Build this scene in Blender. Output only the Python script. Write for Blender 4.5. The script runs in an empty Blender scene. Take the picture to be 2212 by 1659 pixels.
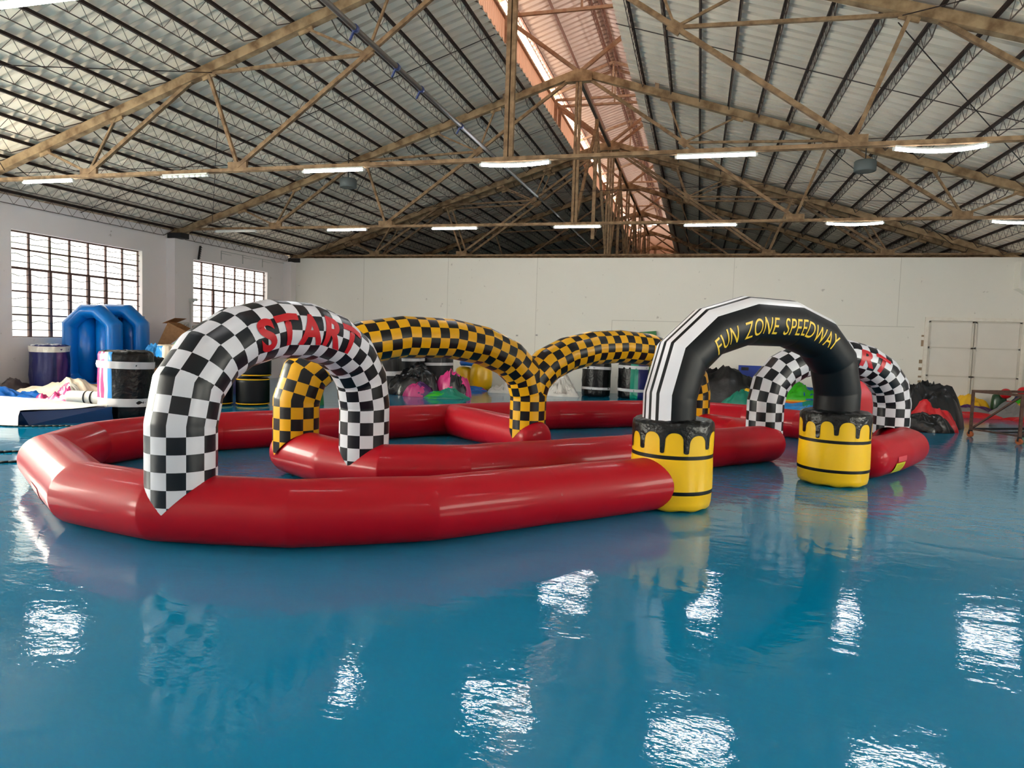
import bpy, bmesh, math, random
from mathutils import Vector, Matrix, noise
PI = math.pi
SC = bpy.context.scene
COL = SC.collection
random.seed(7)

# ------------------------------------------------------------------ materials
def srgb(r, g, b):
    f = lambda c: (c/255/12.92) if c/255 <= .04045 else ((c/255+.055)/1.055)**2.4
    return (f(r), f(g), f(b), 1)

MATS = {}
def mat(name, col, rough=.5, spec=.5, metal=0, coat=0, noise_amt=0, noise_scale=6, col2=None,
        bump=0, bump_scale=30, emit=None, estr=0, trans=0, sheen=0, stretch=None):
    if name in MATS: return MATS[name]
    m = bpy.data.materials.new(name); m.use_nodes = True
    nt = m.node_tree; N = nt.nodes; L = nt.links
    p = N['Principled BSDF']
    p.inputs['Base Color'].default_value = col
    p.inputs['Roughness'].default_value = rough
    p.inputs['Specular IOR Level'].default_value = spec
    p.inputs['Metallic'].default_value = metal
    p.inputs['Coat Weight'].default_value = coat
    p.inputs['Coat Roughness'].default_value = .12
    if emit: 
        p.inputs['Emission Color'].default_value = emit
        p.inputs['Emission Strength'].default_value = estr
    if noise_amt or bump:
        tc = N.new('ShaderNodeTexCoord'); mp = N.new('ShaderNodeMapping')
        L.new(tc.outputs['Object'], mp.inputs['Vector'])
        if stretch: mp.inputs['Scale'].default_value = stretch
    if noise_amt:
        n = N.new('ShaderNodeTexNoise'); n.inputs['Scale'].default_value = noise_scale
        n.inputs['Detail'].default_value = 6
        L.new(mp.outputs[0], n.inputs['Vector'])
        r = N.new('ShaderNodeValToRGB'); r.color_ramp.elements[0].position = .38; r.color_ramp.elements[1].position = .68
        mx = N.new('ShaderNodeMix'); mx.data_type = 'RGBA'
        mx.inputs[6].default_value = col
        mx.inputs[7].default_value = col2 or (col[0]*.5, col[1]*.5, col[2]*.5, 1)
        L.new(n.outputs['Fac'], r.inputs['Fac'])
        ml = N.new('ShaderNodeMath'); ml.operation = 'MULTIPLY'; ml.inputs[1].default_value = noise_amt
        L.new(r.outputs['Color'], ml.inputs[0]); L.new(ml.outputs[0], mx.inputs[0])
        L.new(mx.outputs[2], p.inputs['Base Color'])
    if bump:
        n2 = N.new('ShaderNodeTexNoise'); n2.inputs['Scale'].default_value = bump_scale; n2.inputs['Detail'].default_value = 3
        L.new(mp.outputs[0], n2.inputs['Vector'])
        b = N.new('ShaderNodeBump'); b.inputs['Strength'].default_value = bump; b.inputs['Distance'].default_value = .02
        L.new(n2.outputs['Fac'], b.inputs['Height']); L.new(b.outputs[0], p.inputs['Normal'])
    MATS[name] = m
    return m

def checker_mat(name, ca, cb, rough=.36):
    m = bpy.data.materials.new(name); m.use_nodes = True
    nt = m.node_tree; N = nt.nodes; L = nt.links; p = N['Principled BSDF']
    p.inputs['Roughness'].default_value = rough; p.inputs['Specular IOR Level'].default_value = .3
    p.inputs['Coat Weight'].default_value = .12; p.inputs['Coat Roughness'].default_value = .25
    uv = N.new('ShaderNodeUVMap'); sp = N.new('ShaderNodeSeparateXYZ'); L.new(uv.outputs[0], sp.inputs[0])
    fl = []
    for k in (0, 1):
        a = N.new('ShaderNodeMath'); a.operation = 'FLOOR'; L.new(sp.outputs[k], a.inputs[0]); fl.append(a)
    ad = N.new('ShaderNodeMath'); ad.operation = 'ADD'; L.new(fl[0].outputs[0], ad.inputs[0]); L.new(fl[1].outputs[0], ad.inputs[1])
    md = N.new('ShaderNodeMath'); md.operation = 'FLOORED_MODULO'; md.inputs[1].default_value = 2; L.new(ad.outputs[0], md.inputs[0])
    mx = N.new('ShaderNodeMix'); mx.data_type = 'RGBA'; mx.inputs[6].default_value = ca; mx.inputs[7].default_value = cb
    L.new(md.outputs[0], mx.inputs[0]); L.new(mx.outputs[2], p.inputs['Base Color'])
    tc = N.new('ShaderNodeTexCoord'); n2 = N.new('ShaderNodeTexNoise'); n2.inputs['Scale'].default_value = 7
    L.new(tc.outputs['Object'], n2.inputs['Vector'])
    b = N.new('ShaderNodeBump'); b.inputs['Strength'].default_value = .25; b.inputs['Distance'].default_value = .02
    L.new(n2.outputs['Fac'], b.inputs['Height']); L.new(b.outputs[0], p.inputs['Normal'])
    return m

M_RED = mat('red_vinyl', srgb(166, 0, 24), .48, .18, coat=.2, bump=.05, bump_scale=5)
M_REDCLOTH = mat('red_pvc_cloth', srgb(200, 12, 28), .35, .5)
M_LETTER_RED = mat('red_letter_print', srgb(186, 14, 30), .4)
M_CHECKW = checker_mat('black_white_checker', srgb(12, 16, 24), srgb(206, 206, 213))
M_CHECKY = checker_mat('black_yellow_checker', srgb(13, 13, 17), srgb(228, 168, 14))
M_YEL = mat('yellow_vinyl', srgb(240, 190, 8), .33, coat=.15, bump=.2, bump_scale=6)
M_YELPRINT = mat('yellow_letter_print', srgb(232, 190, 40), .45)
M_BLKV = mat('black_vinyl', srgb(6, 9, 15), .45, .28, bump=.1, bump_scale=6)
M_BLKCR = mat('crinkled_black_plastic', srgb(5, 6, 8), .28, .35, coat=0, bump=.7, bump_scale=14)
M_WHTV = mat('white_vinyl', srgb(232, 232, 238), .33, coat=.15)
M_TRUSS = mat('dusty_cream_painted_steel', srgb(140, 114, 86), .75, .25, noise_amt=.8, noise_scale=9, col2=srgb(84, 62, 42))
M_TRUSSC = mat('mottled_cream_chord_steel', srgb(160, 134, 102), .75, .25, noise_amt=.85, noise_scale=5, col2=srgb(92, 66, 42))
M_PURL = mat('dark_brown_steel', srgb(44, 32, 28), .7, .2)
M_PURLW = mat('thin_dark_steel_rod', srgb(84, 70, 62), .7, .2)
M_SHEET = mat('pale_grey_roof_sheet', srgb(234, 220, 200), .6, .2, noise_amt=.3, noise_scale=.8, col2=srgb(216, 202, 182))
M_MSHEET = mat('pale_pink_roof_sheet', srgb(216, 200, 190), .6, .3, noise_amt=.3, noise_scale=1.2, col2=srgb(198, 180, 170))
M_LED = mat('lit_tube', (1, 1, 1, 1), .5, emit=(.93, .97, 1, 1), estr=26)
M_LEDOFF = mat('unlit_tube', srgb(228, 228, 222), .4)
M_HOUS = mat('white_fixture_metal', srgb(196, 196, 192), .5)
M_WFRAME = mat('brown_window_steel', srgb(88, 64, 58), .6, noise_amt=.5, noise_scale=8, col2=srgb(120, 92, 84))
M_WROD = mat('dark_security_rod', srgb(60, 52, 54), .6)
M_CARD = mat('brown_cardboard', srgb(176, 132, 92), .8, .2, noise_amt=.4, noise_scale=14, col2=srgb(140, 100, 66))
M_RUST = mat('rusty_brown_steel', srgb(96, 70, 58), .65, .3, noise_amt=.7, noise_scale=20, col2=srgb(60, 42, 34))
M_DKSTEEL = mat('near_black_steel', srgb(28, 26, 28), .6)
M_ORWHEEL = mat('orange_caster_wheel', srgb(176, 92, 44), .5)
M_BLUE = mat('bright_blue_vinyl', srgb(0, 116, 206), .3, coat=.15)
M_TAPE = mat('white_wrap_tape', srgb(206, 204, 206), .5, .3)
M_GREYP = mat('grey_painted_metal', srgb(84, 92, 92), .6)
M_PIPE = mat('dull_grey_pipe', srgb(74, 66, 60), .5, .4)
M_CLAMP = mat('dark_blue_clamp', srgb(30, 44, 92), .5)
M_BLKCABLE = mat('black_cable_rubber', srgb(14, 14, 16), .5)
def cloth(name, r, g, b, rough=.32): return mat(name, srgb(r, g, b), rough, .5, coat=.2, bump=.5, bump_scale=7)
C_BLACK = cloth('shiny_black_cloth', 12, 13, 17, .25)
C_DULLBLACK = cloth('dull_black_cloth', 10, 11, 15, .5)
C_PINK = cloth('pink_cloth', 222, 52, 132)
C_MAG = cloth('magenta_cloth', 196, 50, 120)
C_PURP = cloth('purple_cloth', 74, 26, 96)
C_GREEN = cloth('green_cloth', 12, 112, 50)
C_LIME = cloth('bright_green_cloth', 50, 178, 20)
C_TEAL = cloth('teal_cloth', 0, 128, 104)
C_BLUE = cloth('blue_cloth', 0, 92, 180)
C_LBLUE = cloth('light_blue_cloth', 40, 140, 214)
C_NAVY = cloth('navy_cloth', 26, 30, 92)
C_YEL = cloth('yellow_cloth', 236, 184, 8)
C_ORANGE = cloth('orange_cloth', 232, 104, 22)
C_WHITE = cloth('white_cloth', 224, 220, 212, .5)
C_CREAM = cloth('cream_cloth', 222, 206, 186, .55)
C_RED = cloth('red_cloth', 204, 16, 30)
C_GREY = cloth('grey_cloth', 132, 130, 130, .5)
C_BROWNBLK = cloth('dusty_brown_black_cloth', 60, 50, 50, .5)

# floor: glossy blue epoxy with gentle waves
def floor_mat():
    m = bpy.data.materials.new('glossy_blue_epoxy'); m.use_nodes = True
    nt = m.node_tree; N = nt.nodes; L = nt.links; p = N['Principled BSDF']
    tc = N.new('ShaderNodeTexCoord')
    n0 = N.new('ShaderNodeTexNoise'); n0.inputs['Scale'].default_value = .6; n0.inputs['Detail'].default_value = 4
    L.new(tc.outputs['Object'], n0.inputs['Vector'])
    mx = N.new('ShaderNodeMix'); mx.data_type = 'RGBA'
    mx.inputs[6].default_value = srgb(0, 124, 164); mx.inputs[7].default_value = srgb(0, 110, 150)
    L.new(n0.outputs['Fac'], mx.inputs[0]); L.new(mx.outputs[2], p.inputs['Base Color'])
    p.inputs['Roughness'].default_value = .055
    p.inputs['Specular IOR Level'].default_value = .5
    mp = N.new('ShaderNodeMapping'); L.new(tc.outputs['Object'], mp.inputs['Vector'])
    mp.inputs['Rotation'].default_value = (0, 0, .3); mp.inputs['Scale'].default_value = (1, 1.6, 1)
    n1 = N.new('ShaderNodeTexNoise'); n1.inputs['Scale'].default_value = 2.6; n1.inputs['Detail'].default_value = 2; n1.inputs['Distortion'].default_value = .6
    n2 = N.new('ShaderNodeTexNoise'); n2.inputs['Scale'].default_value = 24; n2.inputs['Detail'].default_value = 2
    L.new(mp.outputs[0], n1.inputs['Vector']); L.new(mp.outputs[0], n2.inputs['Vector'])
    b1 = N.new('ShaderNodeBump'); b1.inputs['Strength'].default_value = .22; b1.inputs['Distance'].default_value = .022
    b2 = N.new('ShaderNodeBump'); b2.inputs['Strength'].default_value = .3; b2.inputs['Distance'].default_value = .0026
    L.new(n1.outputs['Fac'], b1.inputs['Height']); L.new(n2.outputs['Fac'], b2.inputs['Height'])
    L.new(b1.outputs[0], b2.inputs['Normal']); L.new(b2.outputs[0], p.inputs['Normal'])
    return m

def wall_mat(name, c, c2, seams=False, blotch=.5):
    m = bpy.data.materials.new(name); m.use_nodes = True
    nt = m.node_tree; N = nt.nodes; L = nt.links; p = N['Principled BSDF']
    p.inputs['Roughness'].default_value = .75; p.inputs['Specular IOR Level'].default_value = .25
    tc = N.new('ShaderNodeTexCoord')
    n0 = N.new('ShaderNodeTexNoise'); n0.inputs['Scale'].default_value = .9; n0.inputs['Detail'].default_value = 8; n0.inputs['Roughness'].default_value = .65
    L.new(tc.outputs['Object'], n0.inputs['Vector'])
    ml = N.new('ShaderNodeMath'); ml.operation = 'MULTIPLY'; ml.inputs[1].default_value = blotch; L.new(n0.outputs['Fac'], ml.inputs[0])
    mx = N.new('ShaderNodeMix'); mx.data_type = 'RGBA'; mx.inputs[6].default_value = c; mx.inputs[7].default_value = c2
    L.new(ml.outputs[0], mx.inputs[0])
    # small scuffs
    n1 = N.new('ShaderNodeTexNoise'); n1.inputs['Scale'].default_value = 7; n1.inputs['Detail'].default_value = 4
    L.new(tc.outputs['Object'], n1.inputs['Vector'])
    r = N.new('ShaderNodeValToRGB'); r.color_ramp.elements[0].position = .70; r.color_ramp.elements[1].position = .76
    L.new(n1.outputs['Fac'], r.inputs['Fac'])
    m2 = N.new('ShaderNodeMix'); m2.data_type = 'RGBA'; m2.inputs[7].default_value = srgb(150, 138, 128)
    sc = N.new('ShaderNodeMath'); sc.operation = 'MULTIPLY'; sc.inputs[1].default_value = .5; L.new(r.outputs['Color'], sc.inputs[0])
    L.new(sc.outputs[0], m2.inputs[0]); L.new(mx.outputs[2], m2.inputs[6])
    L.new(m2.outputs[2], p.inputs['Base Color'])
    return m
M_WALLL = wall_mat('worn_white_plaster', srgb(236, 230, 228), srgb(216, 208, 208))
M_WALLB = wall_mat('off_white_board', srgb(232, 228, 218), srgb(222, 218, 208), blotch=.4)

def pane_mat(nm, es):
    m = bpy.data.materials.new(nm); m.use_nodes = True
    nt = m.node_tree; N = nt.nodes; L = nt.links; p = N['Principled BSDF']
    p.inputs['Base Color'].default_value = (.8, .8, .8, 1); p.inputs['Roughness'].default_value = .35
    tc = N.new('ShaderNodeTexCoord')
    n0 = N.new('ShaderNodeTexNoise'); n0.inputs['Scale'].default_value = .8; n0.inputs['Detail'].default_value = 6
    L.new(tc.outputs['Object'], n0.inputs['Vector'])
    r = N.new('ShaderNodeValToRGB')
    r.color_ramp.elements[0].position = .35; r.color_ramp.elements[0].color = (.62, .68, .50, 1)
    r.color_ramp.elements[1].position = .55; r.color_ramp.elements[1].color = (1, .95, .86, 1)
    L.new(n0.outputs['Fac'], r.inputs['Fac'])
    p.inputs['Emission Strength'].default_value = es
    L.new(r.outputs['Color'], p.inputs['Emission Color'])
    return m
M_PANE = pane_mat('frosted_daylit_glass', 1.0)
M_PANEC = pane_mat('boosted_daylit_glass', 17.0)  # unseen left windows: glow raised far above the visible panes as fill
M_PANER = pane_mat('half_boosted_daylit_glass', 7.0)  # unseen right windows: weaker fill, glow still raised above the visible panes

# clerestory skin: translucent, lets the sky glow through
def clere_mat():
    m = bpy.data.materials.new('terracotta_translucent_sheet'); m.use_nodes = True
    nt = m.node_tree; N = nt.nodes; L = nt.links
    p = N['Principled BSDF']; p.inputs['Base Color'].default_value = srgb(176, 150, 134); p.inputs['Roughness'].default_value = .7
    t = N.new('ShaderNodeBsdfTranslucent'); t.inputs['Color'].default_value = srgb(214, 160, 128)
    mx = N.new('ShaderNodeMixShader'); mx.inputs[0].default_value = .03
    o = N['Material Output']
    L.new(p.outputs[0], mx.inputs[1]); L.new(t.outputs[0], mx.inputs[2]); L.new(mx.outputs[0], o.inputs['Surface'])
    return m
M_CLERE = clere_mat()

# ------------------------------------------------------------------ mesh builder
class MB:
    def __init__(s): s.v = []; s.f = []; s.m = []; s.uv = []; s.sm = []
    def quad(s, idx, m=0, uv=None, smooth=False):
        s.f.append(tuple(idx)); s.m.append(m); s.uv.append(uv); s.sm.append(smooth)
    def box(s, c, d, m=0, rot=None):
        c = Vector(c); b = len(s.v)
        for x in (-.5, .5):
            for y in (-.5, .5):
                for z in (-.5, .5):
                    p = Vector((x*d[0], y*d[1], z*d[2]))
                    if rot is not None: p = rot @ p
                    s.v.append(c+p)
        for q in ((0,1,3,2),(4,6,7,5),(0,4,5,1),(2,3,7,6),(0,2,6,4),(1,5,7,3)):
            s.quad([b+i for i in q], m)
        return s
    def b2(s, x0, x1, y0, y1, z0, z1, m=0):
        return s.box(((x0+x1)/2, (y0+y1)/2, (z0+z1)/2), (x1-x0, y1-y0, z1-z0), m)
    def beam(s, p, q, w, h=None, m=0, up=(0, 0, 1)):
        h = h or w; p = Vector(p); q = Vector(q); d = q-p; l = d.length
        if l < 1e-6: return s
        d.normalize(); u = Vector(up)
        if abs(d.dot(u)) > .99: u = Vector((0, 1, 0))
        x = d.cross(u).normalized(); z = x.cross(d)
        R = Matrix((x, d, z)).transposed()
        return s.box((p+q)/2, (w, l, h), m, R)
    def rod(s, p, q, r, n=4, m=0, caps=True):
        p = Vector(p); q = Vector(q); d = (q-p)
        if d.length < 1e-6: return s
        d.normalize(); u = Vector((0, 0, 1))
        if abs(d.dot(u)) > .99: u = Vector((0, 1, 0))
        x = d.cross(u).normalized(); z = x.cross(d); b = len(s.v)
        for P in (p, q):
            for k in range(n):
                a = 2*PI*(k+.5)/n; s.v.append(P+x*math.cos(a)*r+z*math.sin(a)*r)
        for k in range(n): s.quad([b+k, b+(k+1) % n, b+n+(k+1) % n, b+n+k], m, None, n > 5)
        if caps:
            s.quad([b+k for k in range(n)][::-1], m); s.quad([b+n+k for k in range(n)], m)
        return s
    def path(s, pts, r, n=6, m=0):
        for a, b in zip(pts[:-1], pts[1:]): s.rod(a, b, r, n, m)
        return s
    def rings(s, rings, m=0, uvs=None, closed=True, smooth=True, mf=None):
        n = len(rings[0]); b = len(s.v)
        for R in rings: s.v.extend(Vector(p) for p in R)
        for i in range(len(rings)-1):
            for k in range(n if closed else n-1):
                k2 = (k+1) % n
                uv = None
                if uvs:
                    u0, u1 = uvs[0][k], uvs[0][k+1]
                    uv = ((u0, uvs[1][i]), (u1, uvs[1][i]), (u1, uvs[1][i+1]), (u0, uvs[1][i+1]))
                s.quad([b+i*n+k, b+i*n+k2, b+(i+1)*n+k2, b+(i+1)*n+k], mf(i, k) if mf else m, uv, smooth)
        return b
    def cap(s, b, n, i, flip=False, m=0, smooth=False):
        idx = [b+i*n+k for k in range(n)]
        s.quad(idx[::-1] if flip else idx, m, None, smooth)
    def cyl(s, c, r, z0, z1, n=24, m=0, r2=None):
        r2 = r if r2 is None else r2
        R = [[(c[0]+rr*math.cos(2*PI*k/n), c[1]+rr*math.sin(2*PI*k/n), z) for k in range(n)] for rr, z in ((r, z0), (r2, z1))]
        b = s.rings(R, m); s.cap(b, n, 0, True, m); s.cap(b, n, 1, False, m); return s
    def build(s, name, mats, parent=None, loc=None):
        me = bpy.data.meshes.new(name)
        o = Vector(loc) if loc is not None else Vector((0, 0, 0))
        me.from_pydata([tuple(Vector(v)-o) for v in s.v], [], s.f)
        for mm in (mats if isinstance(mats, (list, tuple)) else [mats]): me.materials.append(mm)
        me.polygons.foreach_set('material_index', s.m)
        me.polygons.foreach_set('use_smooth', s.sm)
        if any(s.uv):
            ul = me.uv_layers.new(name='UVMap'); i = 0
            for f, u in zip(s.f, s.uv):
                for k in range(len(f)):
                    ul.data[i].uv = u[k] if u else (0, 0); i += 1
        me.update()
        ob = bpy.data.objects.new(name, me); COL.objects.link(ob)
        if parent is not None:
            ob.parent = parent; ob.location = o - parent.location
        else: ob.location = o
        return ob

def tag(o, label=None, cat=None, group=None, kind=None):
    if label: o['label'] = label
    if cat: o['category'] = cat
    if group: o['group'] = group
    if kind: o['kind'] = kind
    return o
def thing(name, loc, label, cat, group=None):
    o = bpy.data.objects.new(name, None); COL.objects.link(o); o.location = loc
    o.empty_display_size = .2
    return tag(o, label, cat, group)
def lnk(o, parent=None):
    COL.objects.link(o)
    if parent: o.parent = parent
    return o
ORD = ['first', 'second', 'third', 'fourth', 'fifth', 'sixth', 'seventh', 'eighth', 'ninth', 'tenth', 'eleventh', 'twelfth',
       'thirteenth', 'fourteenth', 'fifteenth', 'sixteenth', 'seventeenth', 'eighteenth', 'nineteenth', 'twentieth']

# ------------------------------------------------------------------ camera
F_PX = 1476.1; yaw, pitch, roll = .2642, .0646, .031
cam = bpy.data.cameras.new('camera'); co = bpy.data.objects.new('camera', cam); COL.objects.link(co)
cam.sensor_fit = 'HORIZONTAL'; cam.sensor_width = 36; cam.lens = 36*F_PX/2212; cam.clip_end = 300; cam.clip_start = .05
cy, sy = math.cos(yaw), math.sin(yaw); cp, sp = math.cos(pitch), math.sin(pitch)
Fv = Vector((-sy*cp, cy*cp, -sp)); r0 = Vector((cy, sy, 0)); u0 = r0.cross(Fv)
Rv = math.cos(roll)*r0+math.sin(roll)*u0; Uv = -math.sin(roll)*r0+math.cos(roll)*u0
mw = Matrix((Rv, Uv, -Fv)).transposed().to_4x4(); mw.translation = Vector((0, 0, 1.55))
co.matrix_world = mw
SC.camera = co

# ------------------------------------------------------------------ hall shell
XA, ZA, K = -2.87, 7.72, .32
XL, XR = -13.9, 8.7
Y0, Y1 = -9.0, 49.4
T = lambda n: 10.0+5.593*(n-1)
rz = lambda x: ZA-K*abs(x-XA)

def wall_openings(name, x0, x1, yz, y0, y1, z0, z1, m):
    """wall slab in the YZ plane with window openings [(ya,yb,za,zb)]"""
    b = MB(); ys = sorted(yz); cur = y0
    for (a, c, e, f) in ys:
        if a > cur: b.b2(x0, x1, cur, a, z0, z1)
        b.b2(x0, x1, a, c, z0, e); b.b2(x0, x1, a, c, f, z1); cur = c
    b.b2(x0, x1, cur, y1, z0, z1)
    o = b.build(name, m); tag(o, kind='structure'); return o

LW = [(11.12, 14.6, 1.27, 3.53), (16.45, 19.9, 1.73, 3.53), (5.5, 8.98, 1.27, 3.53), (-.1, 3.4, 1.27, 3.53), (-5.7, -2.2, 1.27, 3.53)]
ztopL = rz(XL)+.02; ztopR = rz(XR)+.02
wl = wall_openings('wall_left', XL-.24, XL, LW, Y0, 21.1, 0, ztopL, M_WALLL)
RW = [(5.5, 8.98, 1.27, 3.2), (-.1, 3.4, 1.27, 3.2)]
wr = wall_openings('wall_right', XR, XR+.24, RW, Y0, 21.1, 0, ztopR, M_WALLL)
b = MB(); b.b2(XL-.24, XR+.24, 21.1, 21.3, 0, 4.14)
tag(b.build('wall_back', M_WALLB), kind='structure')
b = MB(); b.b2(XL-.24, XR+.24, Y0-.2, Y0, 0, 3.2); 
for k in range(40):
    xa = XL-.24+(XR-XL+.48)*k/40; xb = XL-.24+(XR-XL+.48)*(k+1)/40
    b.b2(xa, xb, Y0-.2, Y0, 3.2, min(rz(xa), rz(xb)))
tag(b.build('wall_front', M_WALLL), kind='structure')
b = MB(); b.b2(XL-.24, XL, 21.3, Y1, 0, ztopL); b.b2(XR, XR+.24, 21.3, Y1, 0, ztopR)
for k in range(40):
    xa = XL-.24+(XR-XL+.48)*k/40; xb = XL-.24+(XR-XL+.48)*(k+1)/40
    b.b2(xa, xb, Y1, Y1+.2, 0, min(rz(xa), rz(xb)))
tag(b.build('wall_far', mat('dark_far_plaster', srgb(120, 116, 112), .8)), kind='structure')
b = MB(); b.b2(XL-.3, XR+.3, Y0-.3, Y1+.3, -.15, 0)
tag(b.build('floor', floor_mat()), kind='structure')

# corner columns and pilasters
b = MB(); b.b2(XL, XL+.28, 15.42, 16.08, 0, 3.98)
b.b2(XL, XL+.3, 9.75, 10.3, 0, 3.98); b.b2(XL, XL+.3, 20.8, 21.1, 0, 3.98); b.b2(XL, XL+.3, 4.1, 4.7, 0, 3.98)
tag(b.build('trim_1', M_WALLL), kind='structure')
b = MB(); n_ = 6
b.b2(7.98, XR, 20.75, 21.1, 3.3, 4.02)
v0 = len(b.v)
for (x, y, z) in ((7.98, 20.75, 3.3), (XR, 20.75, 3.3), (XR, 20.75, 2.85), (7.98, 21.1, 3.3), (XR, 21.1, 3.3), (XR, 21.1, 2.85)): b.v.append(Vector((x, y, z)))
for q in ((0, 1, 2), (3, 5, 4), (0, 2, 5, 3), (0, 3, 4, 1), (1, 4, 5, 2)): b.quad([v0+i for i in q])
tag(b.build('trim_2', M_WALLB), kind='structure')

# back-wall board seams (thin cover strips) and sockets
b = MB()
b.b2(-2.6, 5.7, 21.092, 21.1, 2.232, 2.25); b.b2(-2.6, -2.585, 21.092, 21.1, 0, 2.25); b.b2(3.63, 3.645, 21.092, 21.1, 0, 2.25)
for x in (-11.0, -7.98, -5.0, .9, 5.27): b.b2(x-.006, x+.006, 21.094, 21.1, 2.25 if x > -2 else 0, 4.14)
tag(b.build('trim_3', mat('board_seam', srgb(200, 195, 184), .7)), kind='structure')

# ceiling: ribbed sheets ------------------------------------------------------
def ribbed(b, xs_z, y0, y1, pitch=.26, rib=.075, dep=.05, m=0):
    """sheet following [(x,z)...], ribs run along x"""
    prof = []; y = y0
    while y < y1:
        prof += [(y, 0), (y+pitch-rib-.02, 0), (y+pitch-rib, dep), (y+pitch-.02, dep)]; y += pitch
    prof.append((y, 0))
    v0 = len(b.v); n = len(prof)
    for (x, z) in xs_z:
        for (yy, d) in prof: b.v.append(Vector((x, yy, z+d)))
    for i in range(len(xs_z)-1):
        for k in range(n-1):
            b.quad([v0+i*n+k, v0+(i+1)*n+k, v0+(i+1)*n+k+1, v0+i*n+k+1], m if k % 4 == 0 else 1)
SH = .07
XE1, XE2 = -4.0, -1.72            # inner edges of the two main slopes
b = MB()
def slope_pts(xa, xb, f, n=6): return [(xa+(xb-xa)*i/n, f(xa+(xb-xa)*i/n)) for i in range(n+1)]
ribbed(b, slope_pts(XL-.3, XE1, lambda x: rz(x)+SH), Y0-.3, Y1+.3)
ribbed(b, slope_pts(XE2, XR+.3, lambda x: rz(x)+SH), Y0-.3, Y1+.3)
M_RIB = mat('shade_toned_rib', srgb(204, 192, 176), .7, .2)  # darker tone on the rib faces paints in their shading
M_RIBP = mat('shade_toned_pink_rib', srgb(196, 176, 164), .7, .2)  # same painted-in rib shading for the monitor sheets
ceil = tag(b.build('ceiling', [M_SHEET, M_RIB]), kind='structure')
# monitor (raised ridge roof)
MZ = lambda x: 10.12-.33*abs(x-XA)
b = MB(); ribbed(b, slope_pts(-5.15, -.6, MZ, 8), Y0-.3, Y1+.3)
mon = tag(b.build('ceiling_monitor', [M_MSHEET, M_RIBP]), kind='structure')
def vsheet(b, x, z0, z1, y0, y1, pitch=.16, dep=.03):
    prof = []; y = y0
    while y < y1: prof += [(y, 0), (y+pitch*.5, 0), (y+pitch*.6, dep), (y+pitch*.9, dep)]; y += pitch
    n = len(prof); v0 = len(b.v)
    for z in (z0, z1):
        for (yy, d) in prof: b.v.append(Vector((x+d, yy, z)))
    for k in range(n-1): b.quad([v0+k, v0+k+1, v0+n+k+1, v0+n+k])
b = MB(); vsheet(b, -4.78, 7.24, 9.22, Y0, Y1); vsheet(b, -.96, 7.24, 9.22, Y0, Y1)
cw = tag(b.build('wall_monitor', M_CLERE), kind='structure')
M_MFR = mat('reddish_dusty_steel', srgb(150, 124, 100), .7, .3, noise_amt=.6, noise_scale=8, col2=srgb(120, 72, 48))
b = MB()
for x in (-4.7, -1.04):
    for z in (7.45, 8.05, 9.05): b.beam((x, Y0, z), (x, Y1, z), .06)
    k = 0; y = 4.0
    while y < 46:
        b.rod((x+.02, y, 7.5), (x+.02, y+.16, 8.0), .008, 3); b.rod((x+.02, y+.16, 8.0), (x+.02, y+.32, 7.5), .008, 3); y += .32
# skirts that close the step between main slope edge and monitor wall
b.v += [Vector(p) for p in ((XE1, Y0, rz(XE1)+SH), (XE1, Y1, rz(XE1)+SH), (-4.8, Y1, 7.62), (-4.8, Y0, 7.62))]; n = len(b.v); b.quad([n-4, n-3, n-2, n-1])
tag(b.build('trim_4', M_MFR), kind='structure')
# gable ends of the monitor
b = MB(); b.b2(-4.8, -.94, Y1, Y1+.1, 6.9, 9.3); b.b2(-4.8, -.94, Y0-.1, Y0, 6.9, 9.3)
for sgn, yy in ((1, Y1), (1, Y0)):
    for k in range(12):
        xa = -5.0+4.26*k/12; xb = -5.0+4.26*(k+1)/12; b.b2(xa, xb, yy-.05, yy+.05, 9.3, min(MZ(xa), MZ(xb)))
tag(b.build('wall_gable', M_CLERE), kind='structure')
# monitor purlins
def lattice(b, x, z, y0, y1, depth=.2, step=.2, top=.045, rr=.007, rodm=1):
    b.beam((x, y0, z-.02), (x, y1, z-.02), top, .04, 0)
    return b
b = MB()
for dx in (-1.75, -1.0, -.12, .12, 1.0, 1.75):
    x = XA+dx; z = MZ(x)-.03; b.beam((x, Y0, z), (x, Y1, z), .05, .05)
    if abs(dx) < .5 or abs(dx) > 1.5:
        y = 3.
        while y < 46:
            b.rod((x, y, z), (x, y+.15, z-.2), .007, 3, 0, False); b.rod((x, y+.15, z-.2), (x, y+.3, z), .007, 3, 0, False); y += .3
        b.rod((x, 3, z-.2), (x, 46, z-.2), .01, 4)
tag(b.build('trim_5', mat('reddish_brown_purlin', srgb(96, 60, 44), .7)), kind='structure')

# ------------------------------------------------------------------ lattice purlins (one row each)
bays = [(T(n), T(n+1)) for n in range(0, 7)]
def purlin_row(x):
    b = MB(); z = rz(x)+.03
    b.beam((x, T(-2), z), (x, T(8), z), .045, .05, 0)
    for (a, c) in bays:
        ya, yc = a+.3, c-.3; zb = z-.24
        b.rod((x, ya+.1, zb), (x, yc-.1, zb), .009, 4, 1)
        b.rod((x, a+.02, z-.04), (x, ya+.1, zb), .010, 4, 1); b.rod((x, yc-.1, zb), (x, c-.02, z-.04), .010, 4, 1)
        n = 14 if a < 22 else 10; st = (yc-ya-.2)/n
        for k in range(n):
            y = ya+.1+k*st
            b.rod((x, y, zb), (x, y+st/2, z-.02), .005, 3, 1, False); b.rod((x, y+st/2, z-.02), (x, y+st, zb), .005, 3, 1, False)
    return b
base = {}
xs_left = [-13.77+.6*k for k in range(17)]
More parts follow.
